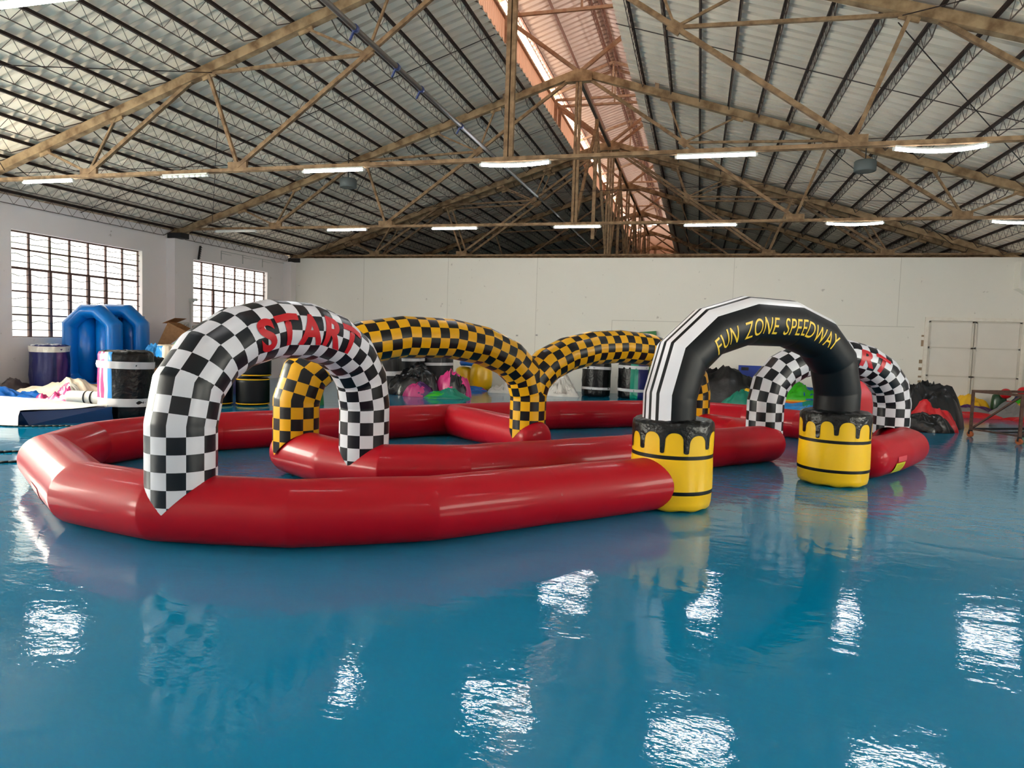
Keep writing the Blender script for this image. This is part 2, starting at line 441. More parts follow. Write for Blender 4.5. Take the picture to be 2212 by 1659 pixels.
xs_right = [-1.42+.6*k for k in range(17)]
for side, xs in (('left', xs_left), ('right', xs_right)):
    for k, x in enumerate(xs):
        if not base:
            o = purlin_row(x).build('roof_purlin', [M_PURL, M_PURLW]); base['o'] = o; base['x'] = x; base['z'] = rz(x)
        else:
            o = base['o'].copy(); COL.objects.link(o); o.location = (x-base['x'], 0, rz(x)-base['z'])
        if side == 'left': lab = 'dark lattice purlin under left roof slope, %s row up from the left wall' % ORD[k]
        else: lab = 'dark lattice purlin under right roof slope, %s row down from the ridge' % ORD[k]
        tag(o, lab, 'roof purlin', 'lattice purlins under the roof sheets')

# sag rods and thin bracing wires (part of the roof setting)
b = MB()
for n in range(0, 5):
    ym = (T(n)+T(n+1))/2
    for (xa, xb) in ((XL, XE1), (XE2, XR)):
        b.rod((xa, ym, rz(xa)-.02), (xb, ym, rz(xb)-.02), .008, 4)
    for (xa, xb) in ((-12.5, -8.0), (2.3, 6.5)):
        if n in (0, 1, 2):
            b.rod((xa, T(n)+.1, rz(xa)-.26), (xb, T(n+1)-.1, rz(xb)-.26), .008, 4); b.rod((xb, T(n)+.1, rz(xb)-.26), (xa, T(n+1)-.1, rz(xa)-.26), .008, 4)
b.rod((-13.5, 15.9, 4.9), (8.0, 15.9, 5.15), .007, 4)
tag(b.build('trim_6', M_PURL), kind='structure')

# ------------------------------------------------------------------ roof trusses
ZT = 4.235
U = dict(a=8.79, A=7.8, b=7.19, B=4.7, c=5.62, d=5.28, e=3.45, M=2.35, f=1.95)
def make_truss(n, y, label, detail=True):
    t = thing('roof_truss', (XA, y, ZT), label, 'roof truss', 'steel roof trusses')
    zc = lambda u: ZA-K*u-.12
    chord = MB()
    for s in (-1, 1):
        ue = 11.1
        chord.beam((XA+s*.0, y, zc(0)), (XA+s*ue, y, zc(ue)), .13, .15)
        for u in (U['a'], U['b'], U['d'], U['e'], U['f']):
            chord.box((XA+s*u, y, zc(u)-.075), (.26, .03, .13), 0, Matrix.Rotation(s*math.atan(K), 3, 'Y'))
    chord.box((XA, y, zc(0)-.12), (.6, .17, .2))
    chord.build('rafter', M_TRUSSC, t, (XA, y, ZT))
    tie = MB(); 
    for dy in (-.04, .04): tie.beam((XA-11.0, y+dy, ZT), (XA+11.0, y+dy, ZT), .03, .055)
    for s in (-1, 1):
        for u in (U['A'], U['B']): tie.box((XA+s*u, y, ZT+.07), (.36, .05, .13))
    tie.build('tie_beam', M_TRUSS, t, (XA, y, ZT))
    kp = MB()
    for dx in (-.04, .04): kp.beam((XA+dx, y, ZT), (XA+dx, y, zc(0)-.1), .06, .08)
    kp.build('king_post', M_TRUSS, t, (XA, y, ZT))
    for s in (-1, 1):
        P = lambda k: Vector((XA+s*U[k], y, zc(U[k])-.06)); Q = lambda k: Vector((XA+s*U[k], y, ZT+.06))
        B = Q('B'); apex = Vector((XA+s*.25, y, zc(.25)-.1)); Mn = B+(apex-B)*((U['B']-U['M'])/(U['B']-.25))
        w = MB(); w.beam(B, apex, .06, .065); w.box(Mn, (.2, .05, .15), 0, Matrix.Rotation(s*.6, 3, 'Y')); w.build('diagonal', M_TRUSS, t, (XA, y, ZT))
        w = MB(); w.beam(P('c'), Q('A'), .06, .065); w.build('diagonal', M_TRUSS, t, (XA, y, ZT))
        for (p, q, wd) in ((P('a'), Q('A'), .042), (P('b'), Q('A'), .042), (P('d'), B, .052), (P('d'), Mn, .048), (P('e'), Mn, .036), (P('f'), Mn, .036)):
            w = MB(); w.beam(p, q, wd, wd); w.build('web_strut', M_TRUSS, t, (XA, y, ZT))
    # monitor frame carried by the truss
    w = MB()
    for s, xp in ((-1, -4.6), (1, -1.14)):
        w.beam((xp, y, rz(xp)-.1), (xp, y, 8.98), .09, .09)
        w.beam((XA, y, zc(0)), (xp, y, 8.9), .07, .08)
        w.beam((xp-s*-.3, y, MZ(xp+s*.3)-.12), (XA, y, MZ(XA)-.12), .06, .08)
    w.beam((-4.6, y, 8.98), (-1.14, y, 8.98), .06, .07)
    w.beam((XA, y, 8.98), (XA, y, MZ(XA)-.12), .05, .05)
    w.build('monitor_frame', M_MFR, t, (XA, y, ZT))
    if n in (1, 2, 3):
        # bearing shoe on the wall column
        w = MB(); w.box((XL+.24, y, 4.06), (.44, .3, .14)); w.build('bearing_plate', M_DKSTEEL, t, (XA, y, ZT))
    return t
TL = {0: 'cream steel roof truss nearest the camera, overhead at top left and right', 1: 'cream steel roof truss with the nearer full row of six tube lights',
      2: 'cream steel roof truss with the farther row of tube lights, apex in view', 3: 'cream steel roof truss seated on top of the white partition wall',
      4: 'dusty steel roof truss in the dark, next beyond the doubled partition trusses', 5: 'dusty steel roof truss in the dark, second beyond the partition pair',
      6: 'dusty steel roof truss in the dark, third beyond the partition pair', 7: 'dusty steel roof truss in the dark, farthest before the far gable wall'}
for n in range(0, 8): make_truss(n, 21.19 if n == 3 else T(n), TL[n])
make_truss(33, 21.78, 'cream steel roof truss close behind the partition, doubling the one on it')

# ridge bracing between trusses
for n in range(2, 6):
    y0, y1 = T(n)+.1, T(n+1)-.1; ym = (y0+y1)/2
    if n == 2: y1 = 21.0
    if n == 3: y0 = 21.95
    t = thing('ridge_bracing', (XA, ym, ZT), 'steel bracing under the ridge between %s' % ['the overhead truss and the nearer lit truss', 'the nearer and farther lit trusses', 'the farther lit truss and the partition truss', 'the partition pair and the first dark truss', 'first and second dark trusses beyond the partition', 'second and third dark trusses beyond the partition'][n], 'roof bracing', 'ridge bracing panels')
    m1 = MB(); m1.beam((XA, y0, 7.48), (XA, y1, 7.48), .08, .09); m1.build('ridge_beam', M_PIPE if n < 3 else M_TRUSS, t, (XA, ym, ZT))
    m1 = MB(); m1.beam((XA, ym, 7.44), (XA, ym, 4.3), .09, .09); m1.build('post', M_TRUSS, t, (XA, ym, ZT))
    m1 = MB(); m1.beam((XA, ym, 7.3), (XA, y0+.1, 4.4), .07, .07)
    m1.beam((XA, ym, 7.3), (XA, y1-.1, 4.4), .07, .07)
    m1.build('brace', M_TRUSS, t, (XA, ym, ZT))

# long pipe with clamps lying over the ties
t = thing('overhead_pipe', (-3.18, 12, 4.55), 'long dull grey pipe with blue clamps running lengthwise over the truss ties', 'pipe')
b = MB(); b.rod((-3.18, 3, 4.36), (-3.18, 13.2, 4.36), .027, 12); b.rod((-3.18, 13.2, 4.36), (-3.18, 21.0, 4.36), .017, 10)
b.build('pipe', M_PIPE, t, (-3.18, 12, 4.55))
for y in (5.85, 6.75, 7.4, 8.75):
    b = MB(); b.rod((-3.18, y-.025, 4.36), (-3.18, y+.025, 4.36), .036, 10); b.beam((-3.19, y, 4.35), (-3.25, y+.03, 4.27), .015, .02)
    b.build('clamp', M_CLAMP, t, (-3.18, 12, 4.55))

# drum lamps
for x, lab in ((-8.43, 'grey drum shaped lamp hanging under the left roof slope'), (3.05, 'grey drum shaped lamp hanging under the right roof slope')):
    zt = 5.35; y = 15.28
    t = thing('drum_lamp', (x, y, zt), lab, 'hanging lamp', 'grey drum lamps')
    b = MB(); n = 28
    R = [[(x+r*math.cos(2*PI*k/n), y+r*math.sin(2*PI*k/n), z) for k in range(n)] for r, z in ((.19, 5.13), (.205, 5.14), (.205, 5.32), (.19, 5.34), (.05, 5.35))]
    bb = b.rings(R); b.cap(bb, n, 4); b.build('drum_shade', M_GREYP, t, (x, y, zt))
    b = MB(); b.cyl((x, y), .185, 5.14, 5.15, 28); b.build('diffuser', mat('dark_diffuser', srgb(60, 68, 66), .5), t, (x, y, zt))
    b = MB(); b.rod((x, y, 5.35), (x, y, rz(x)+.02), .012, 6); b.rod((x, y, rz(x)-.1), (x, y+.3, rz(x)-.1), .012, 6); b.build('hanger', M_DKSTEEL, t, (x, y, zt))

# ------------------------------------------------------------------ tube lights
def tube_light(x0, x1, y, label, lit=True, z=4.15, sag=0):
    xm = (x0+x1)/2
    t = thing('tube_light', (xm, y, z), label, 'tube light', 'tube lights under the truss ties')
    n = 9; pts = []
    for i in range(n):
        f = i/(n-1); pts.append(Vector((x0+(x1-x0)*f, y-.02, z-sag*4*f*(1-f))))
    b = MB()
    for a, c in zip(pts[:-1], pts[1:]): b.rod(a, c, .022, 8)
    b.build('lit_tube' if lit else 'tube', M_LED if lit else M_LEDOFF, t, (xm, y, z))
    b = MB()
    for a, c in zip(pts[:-1], pts[1:]): b.beam(a+Vector((0, 0, .03)), c+Vector((0, 0, .03)), .05, .022)
    b.build('housing', M_HOUS, t, (xm, y, z))
    b = MB(); b.rod(pts[0]+Vector((-.03, 0, 0)), pts[0], .026, 8); b.rod(pts[-1], pts[-1]+Vector((.03, 0, 0)), .026, 8)
    b.build('end_cap', M_HOUS, t, (xm, y, z))
L1 = [(-12.06, -10.95, 0, True), (-9.0, -8.1, 0, False), (-6.26, -5.22, 0, True), (-3.26, -2.23, .03, True), (-.41, .62, 0, True), (2.32, 3.34, .05, True), (5.2, 6.2, 0, True)]
NM = ['leftmost', 'second from left', 'third from left', 'fourth from left', 'fifth from left', 'sixth from left', 'last at far right']
for i, (a, c, s, lit) in enumerate(L1):
    tube_light(a, c, T(1)-.06, '%s tube light, %s on the nearer full truss tie' % ('lit white' if lit else 'dim', NM[i]), lit, 4.15, s)
L2 = [(-12.4, -11.2, 0, False), (-9.1, -8.05, 0, True), (-6.29, -5.18, 0, True), (-3.3, -2.26, 0, True), (-.41, .65, 0, True), (2.44, 3.49, .03, True), (5.42, 6.45, .04, True)]
for i, (a, c, s, lit) in enumerate(L2):
    tube_light(a, c, T(2)-.06, '%s tube light, %s on the farther truss tie' % ('lit white' if lit else 'dim', NM[i]), lit, 4.15, s)
for i, (a, c) in enumerate(((-9.1, -8.05), (-5.75, -4.72), (-3.3, -2.26), (-.41, .65), (2.44, 3.49), (5.4, 6.4))):
    tube_light(a, c, T(0)-.06, ['lit tube light left of the frame on the truss nearest the camera', 'big lit tube light at the top left corner of the photo', 'lit tube light above frame, third on the nearest truss', 'lit tube light above frame, fourth on the nearest truss', 'lit tube light above frame, fifth on the nearest truss', 'lit tube light above frame, sixth on the nearest truss'][i], True, 4.07)
# small bright damaged bit on one farther fitting
# unseen row added behind the camera to help light the hall
for n in (-1,):
    for i, (a, c) in enumerate(((-9.1, -8.05), (-3.3, -2.26), (2.44, 3.49))):
        tube_light(a, c, T(n), 'added unseen lit tube light behind the camera, %s of that row' % ORD[i], True, 4.07)
        
# ------------------------------------------------------------------ windows
def window(idx, x, sgn, ya, yb, za, zb, rows, cols=7, thick=None, bars=True):
    """sgn=+1: room is at +x of wall"""
    xf = x - sgn*.14
    b = MB(); fr = .03
    zz = rows; ncol = cols
    yy = [ya+(yb-ya)*k/ncol for k in range(ncol+1)]
    for z in zz:
        h = .05 if abs(z-zz[len(zz)//2]) < 1e-6 and len(zz) > 5 or (len(zz) == 5 and abs(z-zz[2]) < 1e-6) else .034
        b.b2(xf-.02, xf+.02, ya, yb, z-h/2, z+h/2)
    for k, y in enumerate(yy):
        b.b2(xf-.02, xf+.02, y-.018, y+.018, za, zb)
    zmid = sorted(zz)[-3]
    for k in (thick or ()):
        b.b2(xf-.03, xf+.03, yy[k]-.034, yy[k]+.034, za, zmid)
    fo = tag(b.build('window_%d' % idx, M_WFRAME), kind='structure')
    b = MB(); b.b2(xf-sgn*.03-.004, xf-sgn*.03+.004, ya, yb, za, zb); b.build('glass_pane', M_PANE if idx < 3 else (M_PANEC if idx < 6 else M_PANER), fo)
    if bars:
        b = MB(); xr = xf+sgn*.05
        zs = sorted(zz)
        for z0, z1 in zip(zs[:-1], zs[1:]):
            h = z1-z0
            b.rod((xr, ya, z0+h*.33), (xr, yb, z0+h*.33), .009, 5)
            pts = []; m = 70
            for i in range(m+1):
                y = ya+(yb-ya)*i/m; pts.append(Vector((xr, y, z0+h*.7+.022*math.sin(i/m*2*PI*7+z0*9))))
            b.path(pts, .009, 4)
        b.build('security_rod', M_WROD, fo)
    b = MB(); b.b2(min(x, xf-.02*sgn), max(x, xf-.02*sgn), ya, yb, za-.0, za+.012); b.build('sill', M_WALLL, fo)
rowsA = [1.285, 1.76, 2.26, 2.75, 3.15, 3.515]
window(1, XL, 1, 11.12, 14.6, 1.27, 3.53, rowsA, thick=(1, 2, 3, 4, 5))
window(2, XL, 1, 16.45, 19.9, 1.73, 3.53, rowsA[1:], thick=(2,))
window(3, XL, 1, 5.5, 8.98, 1.27, 3.53, rowsA, thick=(2, 3))
window(4, XL, 1, -.1, 3.4, 1.27, 3.53, rowsA, bars=False)
window(5, XL, 1, -5.7, -2.2, 1.27, 3.53, rowsA, bars=False)
window(6, XR, -1, 5.5, 8.98, 1.27, 3.2, rowsA[:-1]+[3.185], bars=False)
window(7, XR, -1, -.1, 3.4, 1.27, 3.2, rowsA[:-1]+[3.185], bars=False)

# door in the back wall ---------------------------------------------------------
M_DOOR = mat('off_white_steel_door', srgb(226, 220, 210), .6, .3, noise_amt=.3, noise_scale=2, col2=srgb(212, 205, 195))
M_DOORF = mat('chipped_cream_frame', srgb(232, 226, 214), .65, .3, noise_amt=.5, noise_scale=9, col2=srgb(214, 205, 188))
b = MB(); dx0, dx1, dz = 6.0, 8.28, 2.46
b.b2(dx0-.05, dx0+.04, 21.04, 21.1, 0, dz+.06); b.b2(dx1-.04, dx1+.05, 21.04, 21.1, 0, dz+.06); b.b2(dx0+.04, dx1-.04, 21.04, 21.1, dz-.03, dz+.06)
door = tag(b.build('door_1', M_DOORF), kind='structure')
xm = (dx0+dx1)/2
for (a, c) in ((dx0+.04, xm-.01), (xm+.01, dx1-.04)):
    b = MB(); b.b2(a+.006, c-.006, 21.075, 21.095, .02, dz-.045); b.build('door_leaf', M_DOOR, door)
    b = MB(); 
    for x in (a+.025, c-.025): b.b2(x-.025, x+.025, 21.055, 21.07, .02, dz-.03)
    for z in (.05, .93, 1.7, dz-.06): b.b2(a, c, 21.055, 21.07, z-.02, z+.02)
    b.build('leaf_frame', mat('worn_leaf_frame', srgb(208, 201, 188), .65), door)
b = MB()
for z, h in ((1.98, .05), (1.86, .03), (1.72, .14), (1.25, .1), (1.06, .08), (.86, .05), (.72, .06)): b.b2(dx0-.11-.02*(z < 1.3), dx0-.05, 21.09, 21.098, z, z+h)
for z, h in ((1.9, .05), (1.75, .12), (1.52, .06)): b.b2(dx1+.05, dx1+.1, 21.09, 21.098, z, z+h)
b.build('broken_plaster_patch', mat('exposed_brown_plaster', srgb(150, 128, 104), .9), door)
for x, z, s in ((-5.59, 1.69, 'left'), (-4.95, 1.72, 'right')):
    b = MB(); b.b2(x-.04, x+.04, 21.085, 21.1, z-.03, z+.03)
    o = b.build('wall_socket', mat('socket_plastic', srgb(206, 202, 196), .5), None, (x, 21.09, z)); tag(o, 'small %s one of two white sockets on the back wall' % s, 'socket', 'sockets on the back wall')
    b = MB(); b.b2(x-.026, x+.026, 21.082, 21.086, z-.016, z+.016); b.build('socket_face', mat('socket_grey', srgb(150, 146, 140), .5), o, (x, 21.09, z))

# ------------------------------------------------------------------ inflatable tubes
TR = .245
def mitre_rings(P, r, n, soft=.05, phases=None, cap0=False, cap1=False, up=None, wob=0, capl=.2):
    """rings along polyline P (list of Vector) lying in a plane; up = plane normal"""
    P = [Vector(p) for p in P]; m = len(P)
    segs = [(P[i+1]-P[i]).normalized() for i in range(m-1)]
    up = Vector(up)
    rings = []; arc = []; s = 0
    def ring(c, d, nrm, rr):
        x = up.cross(d).normalized()   # in-plane outward-ish
        out = []
        for k in range(n):
            a = 2*PI*k/n
            q = x*math.cos(a)*rr+up*math.sin(a)*rr
            # project along d on plane through c with normal nrm
            t = -(q.dot(nrm))/(d.dot(nrm)); out.append(c+q+d*t)
        return out
    for i in range(m-1):
        d = segs[i]; L = (P[i+1]-P[i]).length
        n0 = d if i == 0 else (segs[i-1]+d).normalized()
        n1 = d if i == m-2 else (segs[i+1]+d).normalized()
        if i == 0:
            if cap0:
                for t in (0, .12, .3, .5, .7, .86, .96):
                    a = t*PI/2; rings.append(ring(P[0]-d*math.cos(a)*capl, d, d, r*max(.02, math.sin(a)) ** .6)); arc.append(s-capl*math.cos(a))
            rings.append(ring(P[0], d, n0, r)); arc.append(s)
        def ext(nv):
            c_ = max(-1, min(1, nv.dot(d))); return r*math.tan(math.acos(c_))+.022
        e0 = ext(n0) if i > 0 else 0; e1 = ext(n1) if i < m-2 else 0
        if i > 0:
            rings.append(ring(P[i]+d*.01, d, n0, r)); arc.append(s+.01)
            if e0 < L*.6: rings.append(ring(P[i]+d*e0, d, d, r)); arc.append(s+e0)
        q = max(1, int(L/.3))
        for j in range(1, q):
            f = j/q
            if e0+.02 < f*L < L-e1-.02:
                rings.append(ring(P[i]+d*L*f, d, d, r*(1+wob*math.sin(f*PI)))); arc.append(s+L*f)
        if i < m-2:
            if e1 < L*.6 and e0+.01 < L-e1: rings.append(ring(P[i+1]-d*e1, d, d, r)); arc.append(s+L-e1)
            rings.append(ring(P[i+1]-d*.01, d, n1, r)); arc.append(s+L-.01)
        s += L
        if i == m-2:
            rings.append(ring(P[i+1], d, n1, r)); arc.append(s)
            if cap1:
                for t in (.96, .86, .7, .5, .3, .12, 0):
                    a = t*PI/2; rings.append(ring(P[-1]+d*math.cos(a)*capl, d, d, r*max(.02, math.sin(a)) ** .6)); arc.append(s+capl*math.cos(a))
        else:
            nb = (segs[i]+segs[i+1]).normalized(); rings.append(ring(P[i+1], d, nb, r*.996)); arc.append(s)
    return rings, arc

def track_tube(name, pts, parent=None, cap0=True, cap1=True, loc=None, capl=.2):
    P = [Vector((p[0], p[1], TR)) for p in pts]
    R, A = mitre_rings(P, TR, 40, soft=.04, cap0=cap0, cap1=cap1, up=(0, 0, 1), wob=.012, capl=capl)
    b = MB(); bb = b.rings(R, 0); n = 40
    b.cap(bb, n, 0, True); b.cap(bb, n, len(R)-1)
    return b.build(name, M_RED, parent, loc)

OUT = [(-.28, 6.58), (-.58, 6.24), (-1.2, 5.6), (-1.93, 4.82), (-2.78, 4.31), (-3.75, 4.11), (-4.62, 4.25), (-6.1, 5.22), (-6.47, 6.05), (-6.4, 6.75), (-5.98, 7.5), (-5.45, 8.2),
       (-4.6, 9.3), (-3.8, 10.32), (-2.42, 11.8), (-1.02, 12.93), (.12, 13.42), (.9, 13.25), (1.75, 12.62), (2.45, 11.95), (2.83, 11.2), (2.86, 10.5), (2.5, 9.8), (2.08, 9.15)]
BAR1 = (-.2, 6.74); BAR2 = (1.58, 8.64); BR = .385
track = thing('track_barrier', (-3, 8, 0), 'long red inflatable tube wall around the outside of the race track', 'inflatable barrier')
track_tube('wall_tube', OUT, track, loc=(-3, 8, 0))
track_tube('cross_tube', [(-3.72, 10.25), (-3.45, 10.02), (-2.75, 9.45), (-2.06, 8.83)], track, cap0=False, loc=(-3, 8, 0), capl=.16)
DIV = [(-4.28, 6.62), (-3.55, 6.22), (-2.9, 6.08), (-2.2, 6.4), (-1.5, 7.1), (-.82, 7.85), (-.25, 8.55), (.36, 9.22), (.95, 9.85)]
div = thing('track_divider', (-1.5, 7.5, 0), 'red inflatable tube wall running through the middle of the track', 'inflatable barrier')
track_tube('wall_tube', DIV, div, loc=(-1.5, 7.5, 0), capl=.22)
track_tube('return_tube', [(.95, 10.0), (.62, 10.72), (.1, 11.12), (-.12, 11.28)], div, cap0=False, loc=(-1.5, 7.5, 0), capl=.18)

# patches on the big tube
def tube_patch(parent, name, c, d, w, a0, a1, mats, lift=.006, stripes=None, loc=(0, 0, 0)):
    """curved rectangle on the outside of a floor tube: c centre xy, d direction, a0..a1 angle above horizontal on the outer side"""
    d = Vector((d[0], d[1], 0)).normalized(); o = Vector((d[1], -d[0], 0)); b = MB(); n = 10
    def strip(s0, s1, b0, b1, lf, m):
        v0 = len(b.v)
        for i in range(n+1):
            a = b0+(b1-b0)*i/n
            for s in (s0, s1):
                b.v.append(Vector((c[0], c[1], TR))+d*s+(o*math.cos(a)+Vector((0, 0, 1))*math.sin(a))*(TR*1.012+lf))
        for i in range(n): b.quad([v0+2*i, v0+2*i+1, v0+2*i+3, v0+2*i+2], m, None, True)
    strip(-w/2, w/2, a0, a1, lift, 0)
    if stripes:
        for (s0, s1, f0, f1) in stripes: strip(-w/2+w*s0, -w/2+w*s1, a0+(a1-a0)*f0, a0+(a1-a0)*f1, lift+.002, 1)
    return b.build(name, mats, parent, loc)
dR = Vector((2.5-2.08, 9.8-9.15)); cR = (2.31, 9.5)
M_LABEL = mat('yellow_green_label', srgb(198, 196, 30), .5); M_LABTXT = mat('dark_label_print', srgb(84, 84, 24), .6)
pl = tube_patch(track, 'warning_label', (2.26, 9.42), dR, .3, -.78, -.2, [M_LABEL, M_LABTXT], stripes=[(.12, .85, .78-.13*k, .81-.13*k) for k in range(5)], loc=(-3, 8, 0))
tag(pl, 'yellow-green printed label on the right hand red tube')
tube_patch(track, 'repair_patch', (2.28, 9.46), dR, .28, -.16, .1, [mat('pale_red_patch', srgb(206, 70, 78), .4)], loc=(-3, 8, 0))
dL = Vector((-6.1+4.62, 5.22-4.25)) * -1
tube_patch(track, 'repair_patch', (-5.15, 4.6), dL, .36, -.75, -.1, [mat('light_red_patch', srgb(178, 30, 44), .45)], loc=(-3, 8, 0))

# ------------------------------------------------------------------ arches
def arch_points(A, B, z0, ztop, nseg, zs=.3, ex=2.15, t0=0, t1=1):
    A = Vector((A[0], A[1], 0)); B = Vector((B[0], B[1], 0)); span = (B-A).length; d = (B-A).normalized()
    a = span/2; bh = ztop-z0; pts = []
    pts.append(A+Vector((0, 0, zs)))
    for k in range(nseg+1):
        t = PI*k/nseg; c, s = math.cos(t), math.sin(t)
        x = a-a*(abs(c)**(2/ex))*(1 if c > 0 else -1); z = z0+bh*(abs(s)**(2/ex))
        pts.append(A+d*x+Vector((0, 0, z)))
    pts.append(B+Vector((0, 0, zs)))
    return pts, d
def arch_surface(pts, d, r, n, facing, usq, vsq, feet=None, taper=None, v_off=0):
    """returns MB, rings, arc; ring angle 0 = outward, 90deg = towards 'facing' normal"""
    nrm = Vector((0, 0, 1)).cross(d)          # plane normal
    if nrm.dot(Vector(facing)) < 0: flip = True
    else: flip = False
    # ring(): x = up.cross(dir) must be outward (top of arch => +z): up x d = +z  -> up = n with n x d = z
    up = -nrm.normalized()                     # check: up x d
    if up.cross(d).z < 0: up = -up
    R, A = mitre_rings(pts, r, n, soft=.03, up=up)
    sgn = 1 if up.dot(Vector(facing)) > 0 else -1
    return R, A, up, sgn
def foot_cut(R, idx, axis_p, axis_d, r=TR):
    ax = Vector((axis_d[0], axis_d[1], 0)).normalized(); pr = Vector((-ax.y, ax.x, 0)); out = []
    for p in R[idx]:
        q = p-Vector((axis_p[0], axis_p[1], 0)); dd = abs(q.dot(pr))
        z = r+math.sqrt(max(0, r*r-dd*dd))-.012 if dd < r else r-.04
        out.append(Vector((p.x, p.y, z)))
    R[idx] = out
def build_checker_arch(name, A, B, z0, ztop, nseg, fa, fb, m, parent, facing, usq=12, vsq=.125, ex=2.15, uoff=0, voff=0, zs=.3, loc=(0, 0, 0), r=TR):
    pts, d = arch_points(A, B, z0, ztop, nseg, zs, ex)
    R, arc, up, sgn = arch_surface(pts, d, r, 48, facing, usq, vsq)
    if fa: foot_cut(R, 0, *fa)
    if fb: foot_cut(R, len(R)-1, *fb)
    n = 48; b = MB(); v0 = len(b.v)
    for Rr in R: b.v.extend(Rr)
    tot = arc[-1]
    for i in range(len(R)-1):
        for k in range(n):
            k2 = (k+1) % n; uv = []
            for (ii, kk, ku) in ((i, k, k), (i, k2, k+1), (i+1, k2, k+1), (i+1, k, k)):
                if ii == 0: vv = (R[0][kk].z-pts[0].z)
                elif ii == len(R)-1: vv = tot-(R[-1][kk].z-pts[-1].z)
                else: vv = arc[ii]
                uv.append((ku*usq/n+uoff+.001+100, vv/vsq+voff+100))
            b.quad([v0+i*n+k, v0+i*n+k2, v0+(i+1)*n+k2, v0+(i+1)*n+k], 0, tuple(uv), True)
    o = b.build(name, m, parent, loc)
    return o, R, arc, sgn, n
def surf_point(R, arc, n, s, phi, lift):
    """phi in radians in ring parameter"""
    s = min(max(s, arc[0]), arc[-1]-1e-6); i = 0
    while i < len(arc)-2 and arc[i+1] <= s: i += 1
    f = (s-arc[i])/max(1e-9, arc[i+1]-arc[i]); kk = (phi/(2*PI)*n) % n; k = int(kk) % n; g = kk-int(kk); k2 = (k+1) % n
    lerp = lambda a, b, t: a+(b-a)*t
    p = lerp(lerp(R[i][k], R[i][k2], g), lerp(R[i+1][k], R[i+1][k2], g), f)
    c = sum(R[i], Vector())/n; c2 = sum(R[i+1], Vector())/n; cc = lerp(c, c2, f)
    return p+(p-cc).normalized()*lift
def text_on_arch(body, R, arc, n, sgn, s0, s1, phi0, height, name, m, parent, loc, bold=0, lift=.006, r=TR, thick=0):
    cu = bpy.data.curves.new('lettering_curve', 'FONT'); cu.body = body; cu.size = 1; cu.offset = bold; cu.fill_mode = 'FRONT'; cu.resolution_u = 6; cu.space_word = 1.5 if ' ' in body else 1; cu.space_character = 1.06 if ' ' in body else 1.22
    tmp = bpy.data.objects.new('tmp_text', cu); COL.objects.link(tmp)
    dg = bpy.context.evaluated_depsgraph_get(); me = bpy.data.meshes.new_from_object(tmp.evaluated_get(dg))
    bpy.data.objects.remove(tmp); bm = bmesh.new(); bm.from_mesh(me); bpy.data.meshes.remove(me)
    bmesh.ops.triangulate(bm, faces=bm.faces[:])
    xs = [v.co.x for v in bm.verts]; ys = [v.co.y for v in bm.verts]; x0, x1, y0, y1 = min(xs), max(xs), min(ys), max(ys)
    for _ in range(4):
        es = [e for e in bm.edges if e.calc_length() > .09*(y1-y0)*2.2]
        if not es: break
        bmesh.ops.subdivide_edges(bm, edges=es, cuts=1); bmesh.ops.triangulate(bm, faces=bm.faces[:])
    for v in bm.verts:
        fx = (v.co.x-x0)/(x1-x0); fy = (v.co.y-y0)/(y1-y0)-.5
        s = s0+(s1-s0)*fx; phi = phi0-fy*height/r
        v.co = surf_point(R, arc, n, s, sgn*phi, lift)
    me = bpy.data.meshes.new(name); bm.to_mesh(me); bm.free(); me.materials.append(m)
    o = bpy.data.objects.new(name, me); COL.objects.link(o)
    for v in me.vertices: v.co -= Vector(loc)
    o.parent = parent; o.location = Vector(loc)-parent.location
    return o

CAMF = (0.2, -1, 0)
# START arch, front left
l = (-3.4, 5.1, 0)
a1 = thing('inflatable_arch', l, 'large black and white checkered arch reading START, nearest at left', 'inflatable arch', 'black and white checkered START arches')
FA, FB = (-3.6, 4.14), (-3.17, 6.14)
o, R, A, sg, n = build_checker_arch('arch_tube', FA, FB, .86, 1.585, 9, (FA, (1, .1)), (FB, (1, .02)), M_CHECKW, a1, (1, -.3, 0), loc=l)
text_on_arch('START', R, A, n, sg, A[-1]*.365, A[-1]*.665, math.radians(88), .27, 'lettering', M_LETTER_RED, a1, l, bold=.04)
# START arch, back right
l = (1.85, 10.5, 0)
a2 = thing('inflatable_arch', l, 'smaller checkered START arch at the right, partly behind the black arch', 'inflatable arch', 'black and white checkered START arches')
FA, FB = (.93, 10.0), (2.74, 10.95)
o, R, A, sg, n = build_checker_arch('arch_tube', FA, FB, .8, 1.46, 9, (FA, (.6, .8)), (FB, (.3, 1)), M_CHECKW, a2, CAMF, loc=l, uoff=1)
text_on_arch('START', R, A, n, sg, A[-1]*.36, A[-1]*.70, math.radians(84), .24, 'lettering', M_LETTER_RED, a2, l, bold=.04)
# yellow double arch
l = (-2.15, 8.85, 0)
a3 = thing('inflatable_arch', l, 'yellow and black checkered double arch sharing one middle leg', 'inflatable arch')
FA, FB, FC = (-4.2, 6.55), (-2.18, 8.92), (-.02, 11.22)
build_checker_arch('arch_tube', FA, FB, .82, 1.555, 9, (FA, (.8, -.5)), (FB, (.75, -.6)), M_CHECKY, a3, CAMF, loc=l, voff=.3)
build_checker_arch('arch_tube', FB, FC, .78, 1.50, 10, None, (FC, (.6, -.5)), M_CHECKY, a3, CAMF, loc=l, zs=.62, uoff=.5, r=.238)

